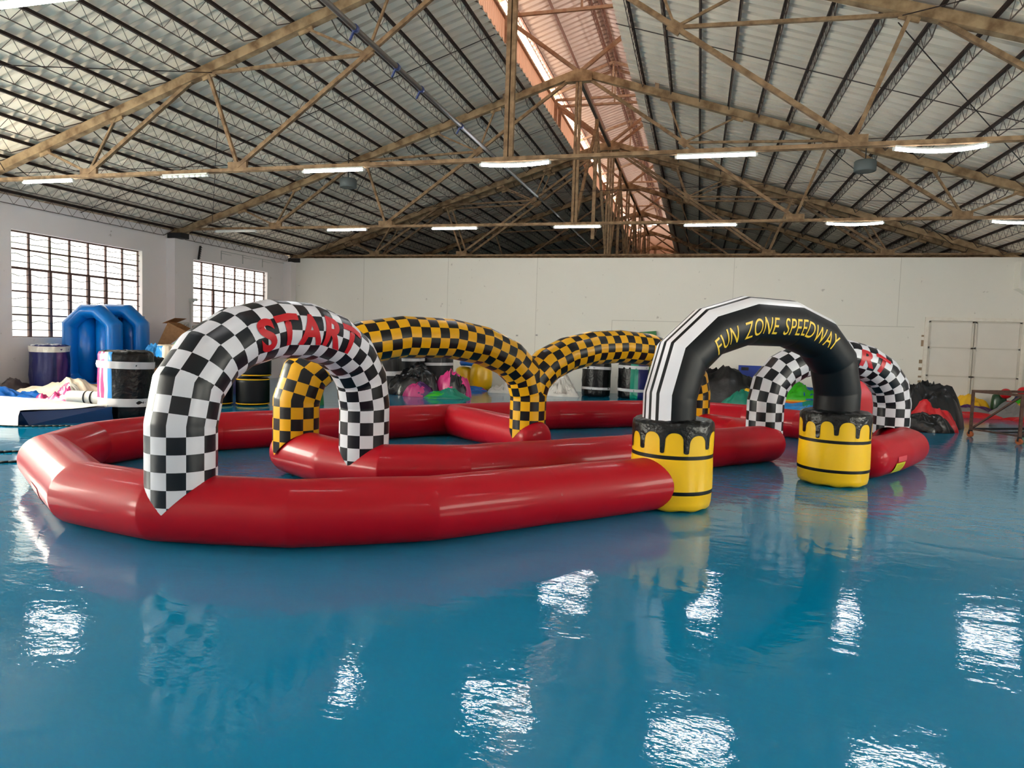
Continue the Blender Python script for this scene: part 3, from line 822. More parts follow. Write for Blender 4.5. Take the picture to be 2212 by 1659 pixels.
# FUN ZONE SPEEDWAY arch on barrel bases
l = (.7, 7.7, 0)
a4 = thing('inflatable_archway', l, 'black arch with white stripes reading FUN ZONE SPEEDWAY on two dripping barrels', 'inflatable arch')
FA = (-.24, 6.66); FB = BAR2
pts, d = arch_points(FA, FB, 1.06, 1.835, 7, .82, 2.2)
R, A, up, sg = arch_surface(pts, d, .25, 96, CAMF, 1, 1)
n = 96; b = MB()
def stripe(i, k):
    ph = abs(((k+.5)/n*360+180) % 360-180)
    return 0 if (ph < 4.6 or 15 < ph < 21 or ph > 49) else 1
bb = b.rings(R, mf=stripe)
b.build('arch_tube', [M_BLKV, M_WHTV], a4, l)
text_on_arch('FUN ZONE SPEEDWAY', R, A, n, sg, A[-1]*.222, A[-1]*.745, math.radians(101), .175, 'lettering', M_YELPRINT, a4, l, lift=.004, r=.25, bold=0)
H = .84
def barrel(c, seed, parent, loc):
    rnd = random.Random(seed); n = 420
    # drip outline
    drips = []; a = rnd.random()*.3; cuts = []
    while a < 2*PI-.35:
        cuts.append((a, rnd.uniform(.06, .08), rnd.uniform(.02, .11))); a += rnd.uniform(.5, .66)
    def edge(t):
        t %= 2*PI
        for j, (a0, hw, dl) in enumerate(cuts):
            dd = abs((t-a0+PI) % (2*PI)-PI)
            if dd < hw: return H-.20-dl*.85+.018*(1-math.sqrt(max(0, 1-(dd/hw)**2)))
        best = None
        for j, (a0, hw, dl) in enumerate(cuts):
            a1, hw1, _ = cuts[(j+1) % len(cuts)]
            lo = a0+hw; span = ((a1-hw1)-lo) % (2*PI); q = ((t-lo) % (2*PI))/span
            if 0 <= q <= 1: x = 2*q-1; return H-.10-.085*(1-math.sqrt(max(0, 1-abs(x)**2.4)))-.015*math.sin(j*2.3)
        return H-.12
    prof = [(.90, .015), (.965, .035), (.99, .08), (1.0, .16)]
    def ring(f, z): return [Vector((c[0]+BR*f*math.cos(2*PI*k/n), c[1]+BR*f*math.sin(2*PI*k/n), z+(.006*math.sin(2*PI*k/n*9) if z < .03 else 0))) for k in range(n)]
    b = MB(); rings = [ring(.3, .012)]+[ring(f, z) for f, z in prof]
    zs = [.17, .205, .3, .4, .5, .535]; rings += [ring(1.0+.012*math.sin(z*7), z) for z in zs]
    edge_r = [Vector((c[0]+BR*math.cos(2*PI*k/n), c[1]+BR*math.sin(2*PI*k/n), edge(2*PI*k/n))) for k in range(n)]
    rings.append(edge_r)
    nr = len(rings); bands = {4+1: 1, 9: 1}
    def mf(i, k):
        z0 = sum(v.z for v in rings[i][:4])/4
        return 1 if i in (5, 9) else 0
    bb = b.rings(rings, mf=mf); b.cap(bb, n, 0, True)
    body = b.build('barrel_base', [M_YEL, M_BLKV], parent, loc)
    b = MB(); top = [[v+Vector(((v.x-c[0])*.008, (v.y-c[1])*.008, 0)) for v in edge_r]]
    for f, z in ((1.008, H-.05), (.99, H-.015), (.95, H), (.85, H+.012), (.6, H+.02), (.02, H+.03)):
        top.append([Vector((c[0]+BR*f*math.cos(2*PI*k/n)*(1+.012*noise.noise((math.cos(2*PI*k/n)*4, math.sin(2*PI*k/n)*4, z*9))), c[1]+BR*f*math.sin(2*PI*k/n), z+.012*noise.noise((math.cos(2*PI*k/n)*5, math.sin(2*PI*k/n)*5, f*7+seed)))) for k in range(n)])
    b.rings(top); dc = b.build('drip_cover', M_BLKCR, body, loc); dc.location = (0, 0, 0)
    dc.data.transform(Matrix.Identity(4))
    return body
barrel(BAR1, 3, a4, l); barrel(BAR2, 8, a4, l)

# ------------------------------------------------------------------ clutter helpers
def to_cam_angle(c): return math.atan2(-c[1], -c[0])
def bundle(c, r, h, mats, label, cat, group=None, stripes=(), tapes=(), crinkle=.012, seed=1, sq=0, top=None, name='wrapped_bundle', tape_m=None):
    """upright rolled bundle; stripes: (a0,a1,mat_index) degrees, 0 = toward camera, + = image right"""
    n = 72; b = MB(); th0 = to_cam_angle(c); rings = []
    zs = [0, .04, .15, .3, .45, .6, .75, .88, .96, 1.0]
    def pt(k, f, z, lift=0):
        a = 2*PI*k/n
        rr = r*f*(1+sq*.12*math.cos(4*a))+crinkle*noise.noise((math.cos(a)*5+seed, math.sin(a)*5, z*9))*2+lift
        return Vector((c[0]+rr*math.cos(th0+a), c[1]+rr*math.sin(th0+a), z))
    for q in zs: rings.append([pt(k, 1-.06*(1 if q in (0, 1.0) else 0)+.03*math.sin(q*PI), q*h) for k in range(n)])
    for f, dz in ((.8, .015), (.4, .02), (.02, .02)): rings.append([pt(k, f, h+dz+.03*noise.noise((k*.35, f*9, seed))) for k in range(n)])
    def mf(i, k):
        deg = -(((k+.5)/n*360+180) % 360-180)
        deg = -deg
        if i >= len(zs)-1: return 0 if top is None else top
        for a0, a1, m in stripes:
            if a0 <= deg <= a1: return m
        return 0
    bb = b.rings(rings, mf=mf); b.cap(bb, n, 0, True)
    t = thing(name, (c[0], c[1], 0), label, cat, group)
    b.build('wrapped_body', mats, t, (c[0], c[1], 0))
    for (z0, z1) in tapes:
        b = MB(); tr = [[pt(k, 1.006+.03*math.sin(z0/h*PI), z+.012*math.sin(k/n*2*PI+seed), .006) for k in range(n)] for z in (z0, (z0+z1)/2, z1)]
        b.rings(tr); b.build('tape_band', tape_m or M_TAPE, t, (c[0], c[1], 0))
    return t
def heap(name, c, rx, ry, h, rot, seed, mats, label, cat, group=None, fold=.35, z0=0, pw=1.7, regions=None, parent=None, sharp=6, flat=0, loc=None):
    """crumpled sheet heap; closed mesh on the floor"""
    N = 56; b = MB(); rot = math.radians(rot); cr_, sr_ = math.cos(rot), math.sin(rot); idx = {}
    def H_(u, v):
        rho = math.sqrt(u*u+v*v); a = math.atan2(v, u)
        edge = 1+.3*noise.noise((math.cos(a)*1.9+seed, math.sin(a)*1.9, 3.1))+.04*math.sin(a*5+seed)
        e = max(0, 1-(rho/edge)**pw)
        w = noise.noise((u*1.6+seed, v*1.6, seed*.7)); w2 = noise.noise((u*sharp*.45+seed, v*sharp*.7+w*2, 2.0)); w3 = noise.noise((u*sharp*1.6, v*sharp*1.8, seed))
        rid = 1-abs(w2)*2
        return e**(.75)*(1-fold+fold*(rid*.7+w*1.3+.25))+e**.5*.05*w3*fold*2, edge
    rr = [0, .12, .25, .38, .5, .6, .7, .78, .85, .9, .94, .97, 1.0]
    M_ = 96; rings = []
    for q in rr[::-1]:
        ring = []
        for k in range(M_):
            a = 2*PI*k/M_; _, ed = H_(math.cos(a), math.sin(a)); q2 = max(q, .004)*ed
            u, v = math.cos(a)*q2, math.sin(a)*q2; hh, _ = H_(u, v); hh = max(hh, 0)
            if flat: hh = min(hh, flat+.15*(hh-flat)) if hh > flat else hh
            x = u*rx; y = v*ry
            ring.append(Vector((c[0]+x*cr_-y*sr_, c[1]+x*sr_+y*cr_, z0+(.004 if q == 1 else .01)+hh*h)))
        rings.append(ring)
    rings.insert(0, [Vector((p.x, p.y, z0+.001)) for p in rings[0]])
    def mf(i, k):
        if not regions: return 0
        a = 2*PI*k/M_; jt = .13*noise.noise((math.cos(a)*1.5+seed, math.sin(a)*1.5, i*.35))
        return regions(i/len(rings)+jt*.8, ((k+.5)/M_+jt) % 1)
    bb = b.rings(rings, mf=mf); b.cap(bb, M_, 0, True); b.cap(bb, M_, len(rings)-1)
    loc = loc or (c[0], c[1], z0)
    o = b.build(name, mats, parent, loc)
    if parent is None: tag(o, label, cat, group)
    return o
def slab(b, P, m=0):
    """convex prism from bottom 4 + top 4 points"""
    v0 = len(b.v); b.v += [Vector(p) for p in P]
    for q in ((3, 2, 1, 0), (4, 5, 6, 7), (0, 1, 5, 4), (1, 2, 6, 5), (2, 3, 7, 6), (3, 0, 4, 7)): b.quad([v0+i for i in q], m)

# ---- left group
bundle((-9.5, 9.62), .42, 1.14, [M_BLKCR, C_MAG, C_WHITE, C_LBLUE], 'large black wrapped roll with pink, white and blue edges, behind the left track wall', 'wrapped roll',
       stripes=((-95, -66, 1), (-66, -58, 2), (-58, -50, 1), (-50, -40, 2), (-40, -30, 3)), tapes=((.86, .98), (.22, .36)), seed=3)
bundle((-13.3, 11.45), .35, 1.13, [C_NAVY, C_PURP], 'navy blue roll in clear film with white top, under the near window', 'wrapped roll', stripes=((20, 60, 1),), tapes=((1.0, 1.12),), seed=5, tape_m=C_WHITE, crinkle=.02)
bundle((-13.64, 11.98), .2, 1.1, [C_TEAL, C_LBLUE], 'teal and blue roll between the navy roll and the blue arches', 'wrapped roll', seed=6, tapes=((.97, 1.09),), tape_m=C_CREAM, crinkle=.02, stripes=((20, 100, 1),))
# blue octagonal inflatable: two upright rings
def octo_ring(c, dirv, w, h, r, label):
    d = Vector((dirv[0], dirv[1], 0)).normalized(); C0 = Vector((c[0], c[1], 0)); ch = .3
    a, bt = w/2-r, r; tp = h-r
    P2 = [(-a, bt+ch), (-a, tp-ch), (-a+ch, tp), (a-ch, tp), (a, tp-ch), (a, bt+ch), (a-ch, bt), (-a+ch, bt)]
    P = [C0+d*x+Vector((0, 0, z)) for x, z in P2]; up = Vector((-d.y, d.x, 0)); n = 24; rings = []; m = len(P)
    for i in range(m):
        p0, p1, p2 = P[i-1], P[i], P[(i+1) % m]; d0 = (p1-p0).normalized(); d1 = (p2-p1).normalized(); nb = (d0+d1).normalized()
        for (c_, dd, nn) in ((p1-d0*.05, d0, (nb*.4+d0*.6).normalized()), (p1, d0, nb), (p1+d1*.05, d1, (nb*.4+d1*.6).normalized())):
            x = up.cross(dd).normalized(); rg = []
            for k in range(n):
                t = 2*PI*k/n; q = x*math.cos(t)*r+up*math.sin(t)*r*1.75; rg.append(c_+q-dd*(q.dot(nn)/dd.dot(nn)))
            rings.append(rg)
    rings.append(rings[0]); b = MB(); b.rings(rings)
    t = thing('inflatable_hoop', (c[0], c[1], 0), label, 'inflatable hoop', 'blue inflatable hoops'); b.build('hoop_tube', M_BLUE, t, (c[0], c[1], 0))
    b = MB(); q_ = (w-2*r)/4
    for sx in (-1, 1): b.rod(C0+up*.16+d*(sx*q_)+Vector((0, 0, r*1.6)), C0+up*.16+d*(sx*q_)+Vector((0, 0, h-r*1.6)), q_*.98, 20)
    b.build('back_panel', M_BLUE, t, (c[0], c[1], 0))
octo_ring((-13.0, 12.25), (.93, .36), 1.2, 2.04, .155, 'front one of two upright blue inflatable hoops by the near window')
octo_ring((-12.95, 12.9), (.93, .36), 1.3, 2.08, .155, 'rear one of two upright blue inflatable hoops by the near window')
def carton(c, d, rot, label, open_top=False, z=0, tape=True, tilt=0):
    t = thing('cardboard_box', (c[0], c[1], z), label, 'box'); Rm = Matrix.Rotation(math.radians(rot), 3, 'Z') @ Matrix.Rotation(math.radians(tilt), 3, 'Y')
    b = MB(); th = .012; C0 = Vector((c[0], c[1], z+d[2]/2))
    for (o_, s) in (((0, 0, -d[2]/2+th/2), (d[0], d[1], th)), ((-d[0]/2+th/2, 0, 0), (th, d[1], d[2])), ((d[0]/2-th/2, 0, 0), (th, d[1], d[2])), ((0, -d[1]/2+th/2, 0), (d[0], th, d[2])), ((0, d[1]/2-th/2, 0), (d[0], th, d[2]))):
        b.box(C0+Rm @ Vector(o_), s, 0, Rm)
    b.build('box_body', M_CARD, t, (c[0], c[1], z)); b = MB()
    for sx in (-1, 1):
        q = Rm @ Matrix.Rotation(sx*math.radians(48 if open_top else 3), 3, 'Y')
        b.box(C0+Rm @ Vector((sx*d[0]*(.5 if open_top else .25), 0, d[2]/2+(.05 if open_top else .008))), (d[0]*.49, d[1], .008), 0, q)
    b.build('box_flap', M_CARD, t, (c[0], c[1], z))
    if tape:
        b = MB(); b.box(C0+Rm @ Vector((0, -d[1]/2-.003, d[2]*.1)), (.1, .004, d[2]*.5), 0, Rm); b.build('paper_slip', M_TAPE, t, (c[0], c[1], z))
carton((-12.15, 11.45), (.46, .4, .33), 20, 'brown cardboard box beside the large black roll and blue hoop')
carton((-12.7, 14.6), (.7, .6, .6), 15, 'open brown carton leaning above the colourful cloth near the pilaster', True, z=1.0, tape=False, tilt=25)
# support pile for it
heap('cloth_heap', (-12.0, 14.4), 1.1, .75, .98, 20, 12.3, [C_NAVY, C_LBLUE], 'blue and navy folded inflatable pile under the open carton', 'cloth heap', fold=.25, pw=4, regions=lambda i, k: 1 if k < .5 else 0)
heap('cloth_heap', (-11.5, 13.8), .75, .55, .46, 10, 4.2, [C_NAVY, C_LIME, C_PURP, C_RED], 'navy, green, purple and red cloth on top of the pile by the pilaster', 'cloth heap', z0=1.02, fold=.5,
     regions=lambda i, k: 3 if (k > .9 or k < .08) else (2 if k > .72 or k < .2 else (1 if k > .66 else 0)))
bundle((-10.75, 12.1), .3, 1.2, [C_CREAM, C_LBLUE], 'cream and blue film wrapped roll behind the START arch left leg', 'wrapped roll', seed=9, stripes=((-100, -40, 1), (20, 60, 1)), crinkle=.03)
heap('cloth_heap', (-11.55, 12.5), .4, .35, 1.12, 0, 8.8, [C_LBLUE], 'light blue draped cloth right of the blue hoops', 'cloth heap', fold=.3, pw=3)
carton((-10.2, 11.0), (.5, .45, .8), 35, 'worn cardboard box behind the large black roll', False, tape=False)
heap('cloth_heap', (-9.95, 10.75), .3, .25, .25, 0, 2.2, [C_BLACK], 'small black bag on the worn cardboard box', 'cloth heap', z0=.82, fold=.3)
# flat folded mat on the floor at far left
t = thing('folded_mat', (-10.3, 8.6, 0), 'thick folded mat, white on top with dark blue side, at far left on the floor', 'folded mat')
b = MB(); slab(b, [(-12.6, 7.5, .0), (-9.95, 8.2, .0), (-9.3, 9.15, .0), (-12.2, 9.4, .0), (-12.7, 7.45, .18), (-10.05, 8.15, .2), (-9.3, 9.1, .24), (-12.2, 9.4, .24)])
b.build('mat_body', mat('dark_blue_mat_side', srgb(14, 56, 108), .4), t, (-10.3, 8.6, 0))
b = MB(); N_ = 16
rg = []
for i in range(N_+1):
    f = i/N_; row = []
    for j in range(N_+1):
        g = j/N_
        p = (Vector((-12.75, 7.38, .21))*(1-f)+Vector((-10.0, 8.1, .225))*f)*(1-g)+(Vector((-12.2, 9.42, .265))*(1-f)+Vector((-9.28, 9.12, .265))*f)*g
        p.z += .02*noise.noise((p.x*1.5, p.y*2.5, 1)); row.append(p)
    front = row[0]; row = [Vector((front.x+.1*f, front.y-.12, .02)), Vector((front.x, front.y-.03, .15))]+row; rg.append(row)
b.rings(rg, closed=False); b.build('white_cover', C_WHITE, t, (-10.3, 8.6, 0))
heap('cloth_heap', (-12.1, 10.75), 1.3, .45, .4, 8, 21.0, [C_CREAM], 'crumpled cream sheet lying below the near window', 'cloth heap', fold=.6, pw=2.5)
heap('cloth_heap', (-12.6, 9.95), .95, .3, .38, 12, 22.0, [C_BLUE], 'blue cloth tucked under the cream sheet at the far left', 'cloth heap', fold=.5)
heap('cloth_heap', (-13.4, 10.75), .42, .7, .45, 0, 23.0, [C_BROWNBLK], 'dusty black tarp mound against the wall at far left', 'cloth heap', fold=.3)
heap('cloth_heap', (-11.3, 9.95), .62, .3, .46, 8, 24.0, [C_MAG, C_WHITE], 'pink and white shiny cloth behind the folded mat', 'cloth heap', fold=.6, regions=lambda i, k: 1 if int(k*10) % 3 == 0 else 0)
# white sleeve: short fat tube
t = thing('rolled_sleeve', (-10.55, 9.95, 0), 'fat white inflatable sleeve with dark lines lying in front of the box', 'rolled sleeve')
b = MB(); P = [Vector((-10.95, 9.85, .27)), Vector((-10.55, 9.95, .27)), Vector((-10.15, 10.02, .26))]
R_, A_ = mitre_rings(P, .115, 20, up=(0, 0, 1), cap0=True, cap1=True, capl=.1); bb = b.rings(R_); b.cap(bb, 20, 0, True); b.cap(bb, 20, len(R_)-1); b.build('sleeve_tube', C_WHITE, t, (-10.55, 9.95, 0))
for f in (.35, .5):
    b = MB(); c0 = P[0].lerp(P[2], f); b.rod(c0-Vector((.008, .002, 0)), c0+Vector((.008, .002, 0)), .121, 20); b.build('dark_band', M_DKSTEEL, t, (-10.55, 9.95, 0))
b = MB(); b.box((-10.55, 9.98, .08), (.8, .3, .155)); b.build('folded_base', C_WHITE, t, (-10.55, 9.95, 0))

# small fittings on the left wall
t = thing('wall_lamp', (-13.62, 15.75, 2.33), 'small white wall lamp with a conduit on the pilaster between the windows', 'wall lamp')
b = MB(); b.rod((-13.6, 15.98, 1.0), (-13.6, 15.98, 2.3), .018, 8); b.build('conduit', M_HOUS, t, (-13.62, 15.75, 2.33))
b = MB(); b.box((-13.56, 15.98, 2.36), (.1, .1, .1)); b.box((-13.46, 16.0, 2.38), (.1, .07, .07)); b.build('lamp_head', M_HOUS, t, (-13.62, 15.75, 2.33))
t = thing('wall_conduit', (XL+.01, 18, 3.9), 'thin white conduits with brackets on the wall above the far window', 'wall conduit')
b = MB(); b.rod((XL+.02, 17.6, 3.93), (XL+.02, 20.8, 3.93), .01, 6)
for y in (17.6, 18.6, 19.6): b.rod((XL+.02, y, 3.93), (XL+.02, y, 3.66), .012, 6); b.rod((XL+.02, y, 3.86), (XL+.02, y+.45, 3.86), .008, 6)
b.build('conduit', M_HOUS, t, (XL+.01, 18, 3.9))
t = thing('wall_notice', (-13.61, 15.7, 1.66), 'small pale notice with dark scribbles on the pilaster', 'notice')
b = MB(); b.box((-13.615, 15.72, 1.66), (.008, .46, .2)); b.build('notice_sheet', mat('pale_notice_paper', srgb(206, 200, 190), .7), t, (-13.61, 15.7, 1.66))
b = MB()
for k in range(9): b.beam((-13.609, 15.53+.045*k, 1.6+.03*(k % 2)), (-13.609, 15.56+.045*k, 1.68+.02*(k % 3)), .006, .006)
b.build('scribble', M_DKSTEEL, t, (-13.61, 15.7, 1.66))
t = thing('meter_box', (-13.83, 16.6, 1.5), 'white painted wooden box on the wall just below the far window', 'wall box')
b = MB(); b.b2(-13.895, -13.7, 16.2, 17.1, 1.1, 1.68); b.build('box_body', M_HOUS, t, (-13.83, 16.6, 1.5)); b = MB(); b.b2(-13.7, -13.69, 16.25, 17.05, 1.15, 1.63); b.build('box_door', M_WALLL, t, (-13.83, 16.6, 1.5))
t = thing('wall_bracket', (XL+.02, 16.55, 3.75), 'rusty toothed bracket fixed above the left end of the far window', 'bracket')
b = MB(); b.beam((XL+.03, 16.62, 3.56), (XL+.03, 16.7, 3.95), .05, .03); 
for k in range(6): b.box((XL+.06, 16.63+.013*k, 3.6+.06*k), (.03, .05, .02))
b.build('bracket_bar', M_DKSTEEL, t, (XL+.02, 16.55, 3.75))

# ---- middle group: dark drums, green cloth
def drum(c, z, r, h, label):
    t = thing('inflatable_drum', (c[0], c[1], z), label, 'inflatable drum', 'dark drums with yellow rims')
    b = MB(); n = 48
    prof = ((.3, 0), (.9, .0), (.985, .03), (1, .1), (1.0, h-.1), (.985, h-.03), (.9, h), (.02, h+.01))
    b.rings([[(c[0]+r*f*math.cos(2*PI*k/n), c[1]+r*f*math.sin(2*PI*k/n), z+zz) for k in range(n)] for f, zz in prof]); b.build('drum_body', M_BLKV, t, (c[0], c[1], z))
    for zz in (.03, h-.03):
        b = MB(); b.rings([[(c[0]+r*f*math.cos(2*PI*k/n), c[1]+r*f*math.sin(2*PI*k/n), z+zz+q) for k in range(n)] for f, q in ((.99, -.012), (1.01, -.008), (1.01, .008), (.99, .012))]); b.build('yellow_rim', C_YEL, t, (c[0], c[1], z))
drum((-9.1, 12.55), .01, .34, .57, 'lower front dark drum with yellow rims, seen under the START arch')
drum((-9.75, 12.2), .01, .34, .57, 'lower left dark drum with yellow rims, half hidden by the START arch leg')
drum((-9.1, 12.6), .61, .34, .57, 'upper dark drum stacked on the front drum under the START arch')
heap('cloth_heap', (-8.4, 13.2), .5, .45, 1.1, 30, 31.0, [C_GREEN, C_BLUE], 'green and blue cloth heap right of the dark drums', 'cloth heap', fold=.4, pw=3.2, regions=lambda i, k: 1 if i > .72 else 0)
# wrapped black cylinders behind the yellow arch
G = 'black bundles taped in white behind the yellow arch'
bundle((-8.1, 17.0), .36, 1.0, [C_DULLBLACK], 'leftmost black bundle with white tape behind the first yellow arch', 'wrapped bundle', G, tapes=((.5, .62),), seed=11)
bundle((-7.9, 18.2), .34, .98, [C_DULLBLACK], 'middle black bundle with white tape behind the first yellow arch', 'wrapped bundle', G, tapes=((.86, .94),), seed=12)
bundle((-7.35, 18.75), .45, 1.0, [C_DULLBLACK], 'wide black bundle with white tape left of the yellow bags', 'wrapped bundle', G, tapes=((.74, .82),), seed=13)
heap('cloth_heap', (-7.3, 16.9), .8, .38, .74, 4, 41.0, [C_BLACK], 'shiny crumpled black plastic heap behind the first yellow arch', 'cloth heap', fold=.38, pw=3)
heap('cloth_heap', (-6.3, 17.2), .46, .34, .7, 0, 42.0, [C_PINK, C_BLACK], 'pink and black cloth heap right of the shiny black plastic', 'cloth heap', fold=.3, pw=3, regions=lambda i, k: 1 if (.78 < k < .95 and i < .6) else 0)
heap('cloth_heap', (-7.0, 16.5), .42, .2, .36, 8, 43.0, [C_MAG, C_PURP], 'magenta and purple cloth in front of the black plastic heap', 'cloth heap', fold=.25, pw=2.6, regions=lambda i, k: 1 if (k > .8 or k < .2) else 0)
heap('cloth_heap', (-6.2, 16.45), .6, .22, .27, 8, 44.0, [C_TEAL, C_LIME, C_WHITE], 'low teal and green cloth peak in front of the pink cloth', 'cloth heap', fold=.4, pw=1.2, regions=lambda i, k: 1 if .5 < k < .66 else (2 if .08 < k < .14 else 0))
def sack(c, r, h, label, seed, m=None, z=0, sy_=.8):
    b = MB(); n = 40; rg = []
    for f, q in ((.5, 0), (.9, .02), (1.03, .15), (1.05, .4), (1.0, .7), (.86, .9), (.6, .98), (.02, 1.0)):
        rg.append([Vector((c[0]+r*f*math.cos(2*PI*k/n)*(1+.08*noise.noise((math.cos(2*PI*k/n)*3, seed, q*4))), c[1]+r*f*sy_*math.sin(2*PI*k/n), z+q*h+.02*noise.noise((math.cos(2*PI*k/n)*3, math.sin(2*PI*k/n)*3, seed)) * (q > 0))) for k in range(n)])
    bb = b.rings(rg); b.cap(bb, n, 0, True); o = b.build('filled_sack', m or C_YEL, None, (c[0], c[1], z)); return tag(o, label, 'sack', 'yellow sacks by the back wall' if m is None else None)
sack((-7.05, 20.3), .3, .66, 'smaller yellow sack with a blue pillow on top, by the back wall', 1)
sack((-6.4, 20.0), .34, .82, 'larger yellow sack standing right of the smaller one', 2)
sack((-6.85, 20.2), .3, .2, 'blue and white pillow resting on the yellow sack', 4, C_BLUE, z=.70)
heap('cloth_heap', (-6.6, 19.35), .55, .2, .16, 5, 45.0, [C_YEL, C_BLUE, C_RED], 'yellow, red and blue flap on the floor below the yellow sacks', 'cloth heap', regions=lambda i, k: 1 if k > .6 else (2 if k < .2 else 0))
heap('foam_heap', (-5.45, 19.1), .4, .25, .26, 0, 46.0, [C_WHITE], 'small heap of white packing film left of the middle arch leg', 'packing film', fold=.8, sharp=12)
heap('foam_heap', (-3.75, 19.1), .55, .35, .62, 0, 47.0, [C_WHITE], 'larger white heap of packing film between arch leg and taped rolls', 'packing film', fold=.7, sharp=14)
bundle((-2.8, 19.65), .4, 1.02, [M_BLKCR], 'black plastic roll with two white tape bands, nearest the packing film', 'wrapped roll', 'black taped rolls at the back wall', tapes=((.2, .27), (.78, .86)), seed=21)
bundle((-1.75, 19.6), .41, 1.05, [M_BLKCR, C_TEAL, C_NAVY], 'black roll with teal stripe and two white tape bands at the back wall', 'wrapped roll', 'black taped rolls at the back wall', tapes=((.2, .28), (.84, .93)), seed=22, stripes=((-8, 22, 1), (22, 95, 2)))
heap('cloth_heap', (-1.0, 20.3), .3, .4, .9, 0, 48.0, [C_NAVY], 'dark purple bag right of the teal striped roll', 'cloth heap', fold=.3, pw=4)
t = thing('leaning_board', (-1.35, 20.9, 0), 'tall green board leaning on the wall behind the second yellow arch', 'board')
b = MB(); slab(b, [(-1.75, 20.78, 0), (-1.05, 20.78, 0), (-1.05, 20.84, 0), (-1.75, 20.84, 0), (-1.75, 21.02, 1.9), (-1.25, 21.02, 1.95), (-1.25, 21.08, 1.95), (-1.75, 21.08, 1.9)]); b.build('board_sheet', C_GREEN, t, (-1.35, 20.9, 0))
b = MB(); b.beam((-1.4, 20.9, 1.0), (-1.1, 20.95, 1.45), .04, .1); b.build('strap', C_TEAL, t, (-1.35, 20.9, 0))
# ---- behind the FUN ZONE arch
t = thing('blue_crate', (1.6, 20.85, 0), 'flat blue crate panel standing against the back wall', 'crate')
b = MB(); b.b2(1.15, 2.15, 20.75, 20.95, 0, 1.02); b.build('crate_body', mat('blue_crate_plastic', srgb(20, 56, 150), .45), t, (1.6, 20.85, 0))
b = MB(); b.b2(1.22, 1.42, 20.735, 20.75, .88, .97); b.b2(1.9, 2.1, 20.735, 20.75, .88, .97); b.build('hand_hole', M_DKSTEEL, t, (1.6, 20.85, 0))
heap('cloth_heap', (.75, 20.1), 1.2, .55, .95, 2, 51.0, [C_DULLBLACK], 'long dull black tarp heap in front of the blue crate', 'cloth heap', fold=.35, pw=3)
heap('cloth_heap', (1.15, 19.35), .5, .25, .38, 12, 52.0, [C_TEAL, C_YEL], 'teal cloth with yellow ring at the foot of the black tarp heap', 'cloth heap', fold=.4, regions=lambda i, k: 1 if (k > .9 and i > .4) else 0)
heap('cloth_heap', (2.75, 20.2), .75, .4, .5, 3, 53.0, [C_BLUE, C_LIME], 'blue and green cloth mound topping the flat colourful stack', 'cloth heap', z0=.16, fold=.6, regions=lambda i, k: 1 if .5 < k < .8 else 0)
t = thing('flat_stack', (2.75, 20.0, 0), 'flat stack of yellow, orange and blue folded inflatables behind the track', 'folded inflatables')
for zz, hh, mm, nm in ((.0, .09, C_BLUE, 'blue_layer'), (.09, .05, C_ORANGE, 'orange_layer'), (.14, .03, C_YEL, 'yellow_layer')):
    b = MB(); b.box((2.75, 20.0, zz+hh/2), (1.7, 1.0, hh)); b.build(nm, mm, t, (2.75, 20.0, 0))
heap('cloth_heap', (2.6, 18.6), .9, .4, .2, 3, 54.0, [C_LBLUE, C_TEAL], 'low blue and dark teal cloth just behind the right track wall', 'cloth heap', fold=.6, regions=lambda i, k: 1 if k > .75 else 0)
# red / blue panels leaning inside the right arch
t = thing('folded_panel', (3.4, 15.6, 0), 'red panel with blue back leaning inside the right START arch', 'folded panel')
b = MB(); slab(b, [(3.0, 15.0, .0), (3.85, 14.85, .0), (3.95, 15.3, .0), (3.1, 15.5, .0), (2.9, 15.45, 1.22), (3.05, 15.4, 1.25), (3.1, 15.5, 1.25), (2.95, 15.55, 1.22)]); b.build('red_face', C_RED, t, (3.4, 15.6, 0))
b = MB(); slab(b, [(3.2, 15.6, .0), (4.0, 15.5, .0), (4.05, 15.7, .0), (3.3, 15.9, .0), (3.1, 15.65, 1.18), (3.3, 15.65, 1.1), (3.3, 15.75, 1.1), (3.1, 15.75, 1.18)]); b.build('blue_back', mat('muted_blue_cloth', srgb(66, 86, 160), .45), t, (3.4, 15.6, 0))
heap('cloth_heap', (2.7, 14.45), .38, .26, .75, -20, 55.0, [C_BLACK], 'black plastic bunch behind the right barrel', 'cloth heap', fold=.3, pw=2)
heap('cloth_heap', (4.55, 16.3), .85, .7, 1.06, -12, 56.0, [C_DULLBLACK], 'big black tarp heap right of the right START arch', 'cloth heap', fold=.32, pw=3.2)
heap('cloth_heap', (4.5, 15.3), .5, .2, .62, -14, 57.0, [C_RED, C_TEAL], 'red cloth flap folded over the front of the big black heap', 'cloth heap', fold=.3, regions=lambda i, k: 1 if .3 < k < .4 else 0)
heap('cloth_heap', (4.3, 15.05), .52, .2, .32, -8, 58.0, [C_BLACK], 'black plastic skirt at the base of the big black heap', 'cloth heap', fold=.35, pw=3)
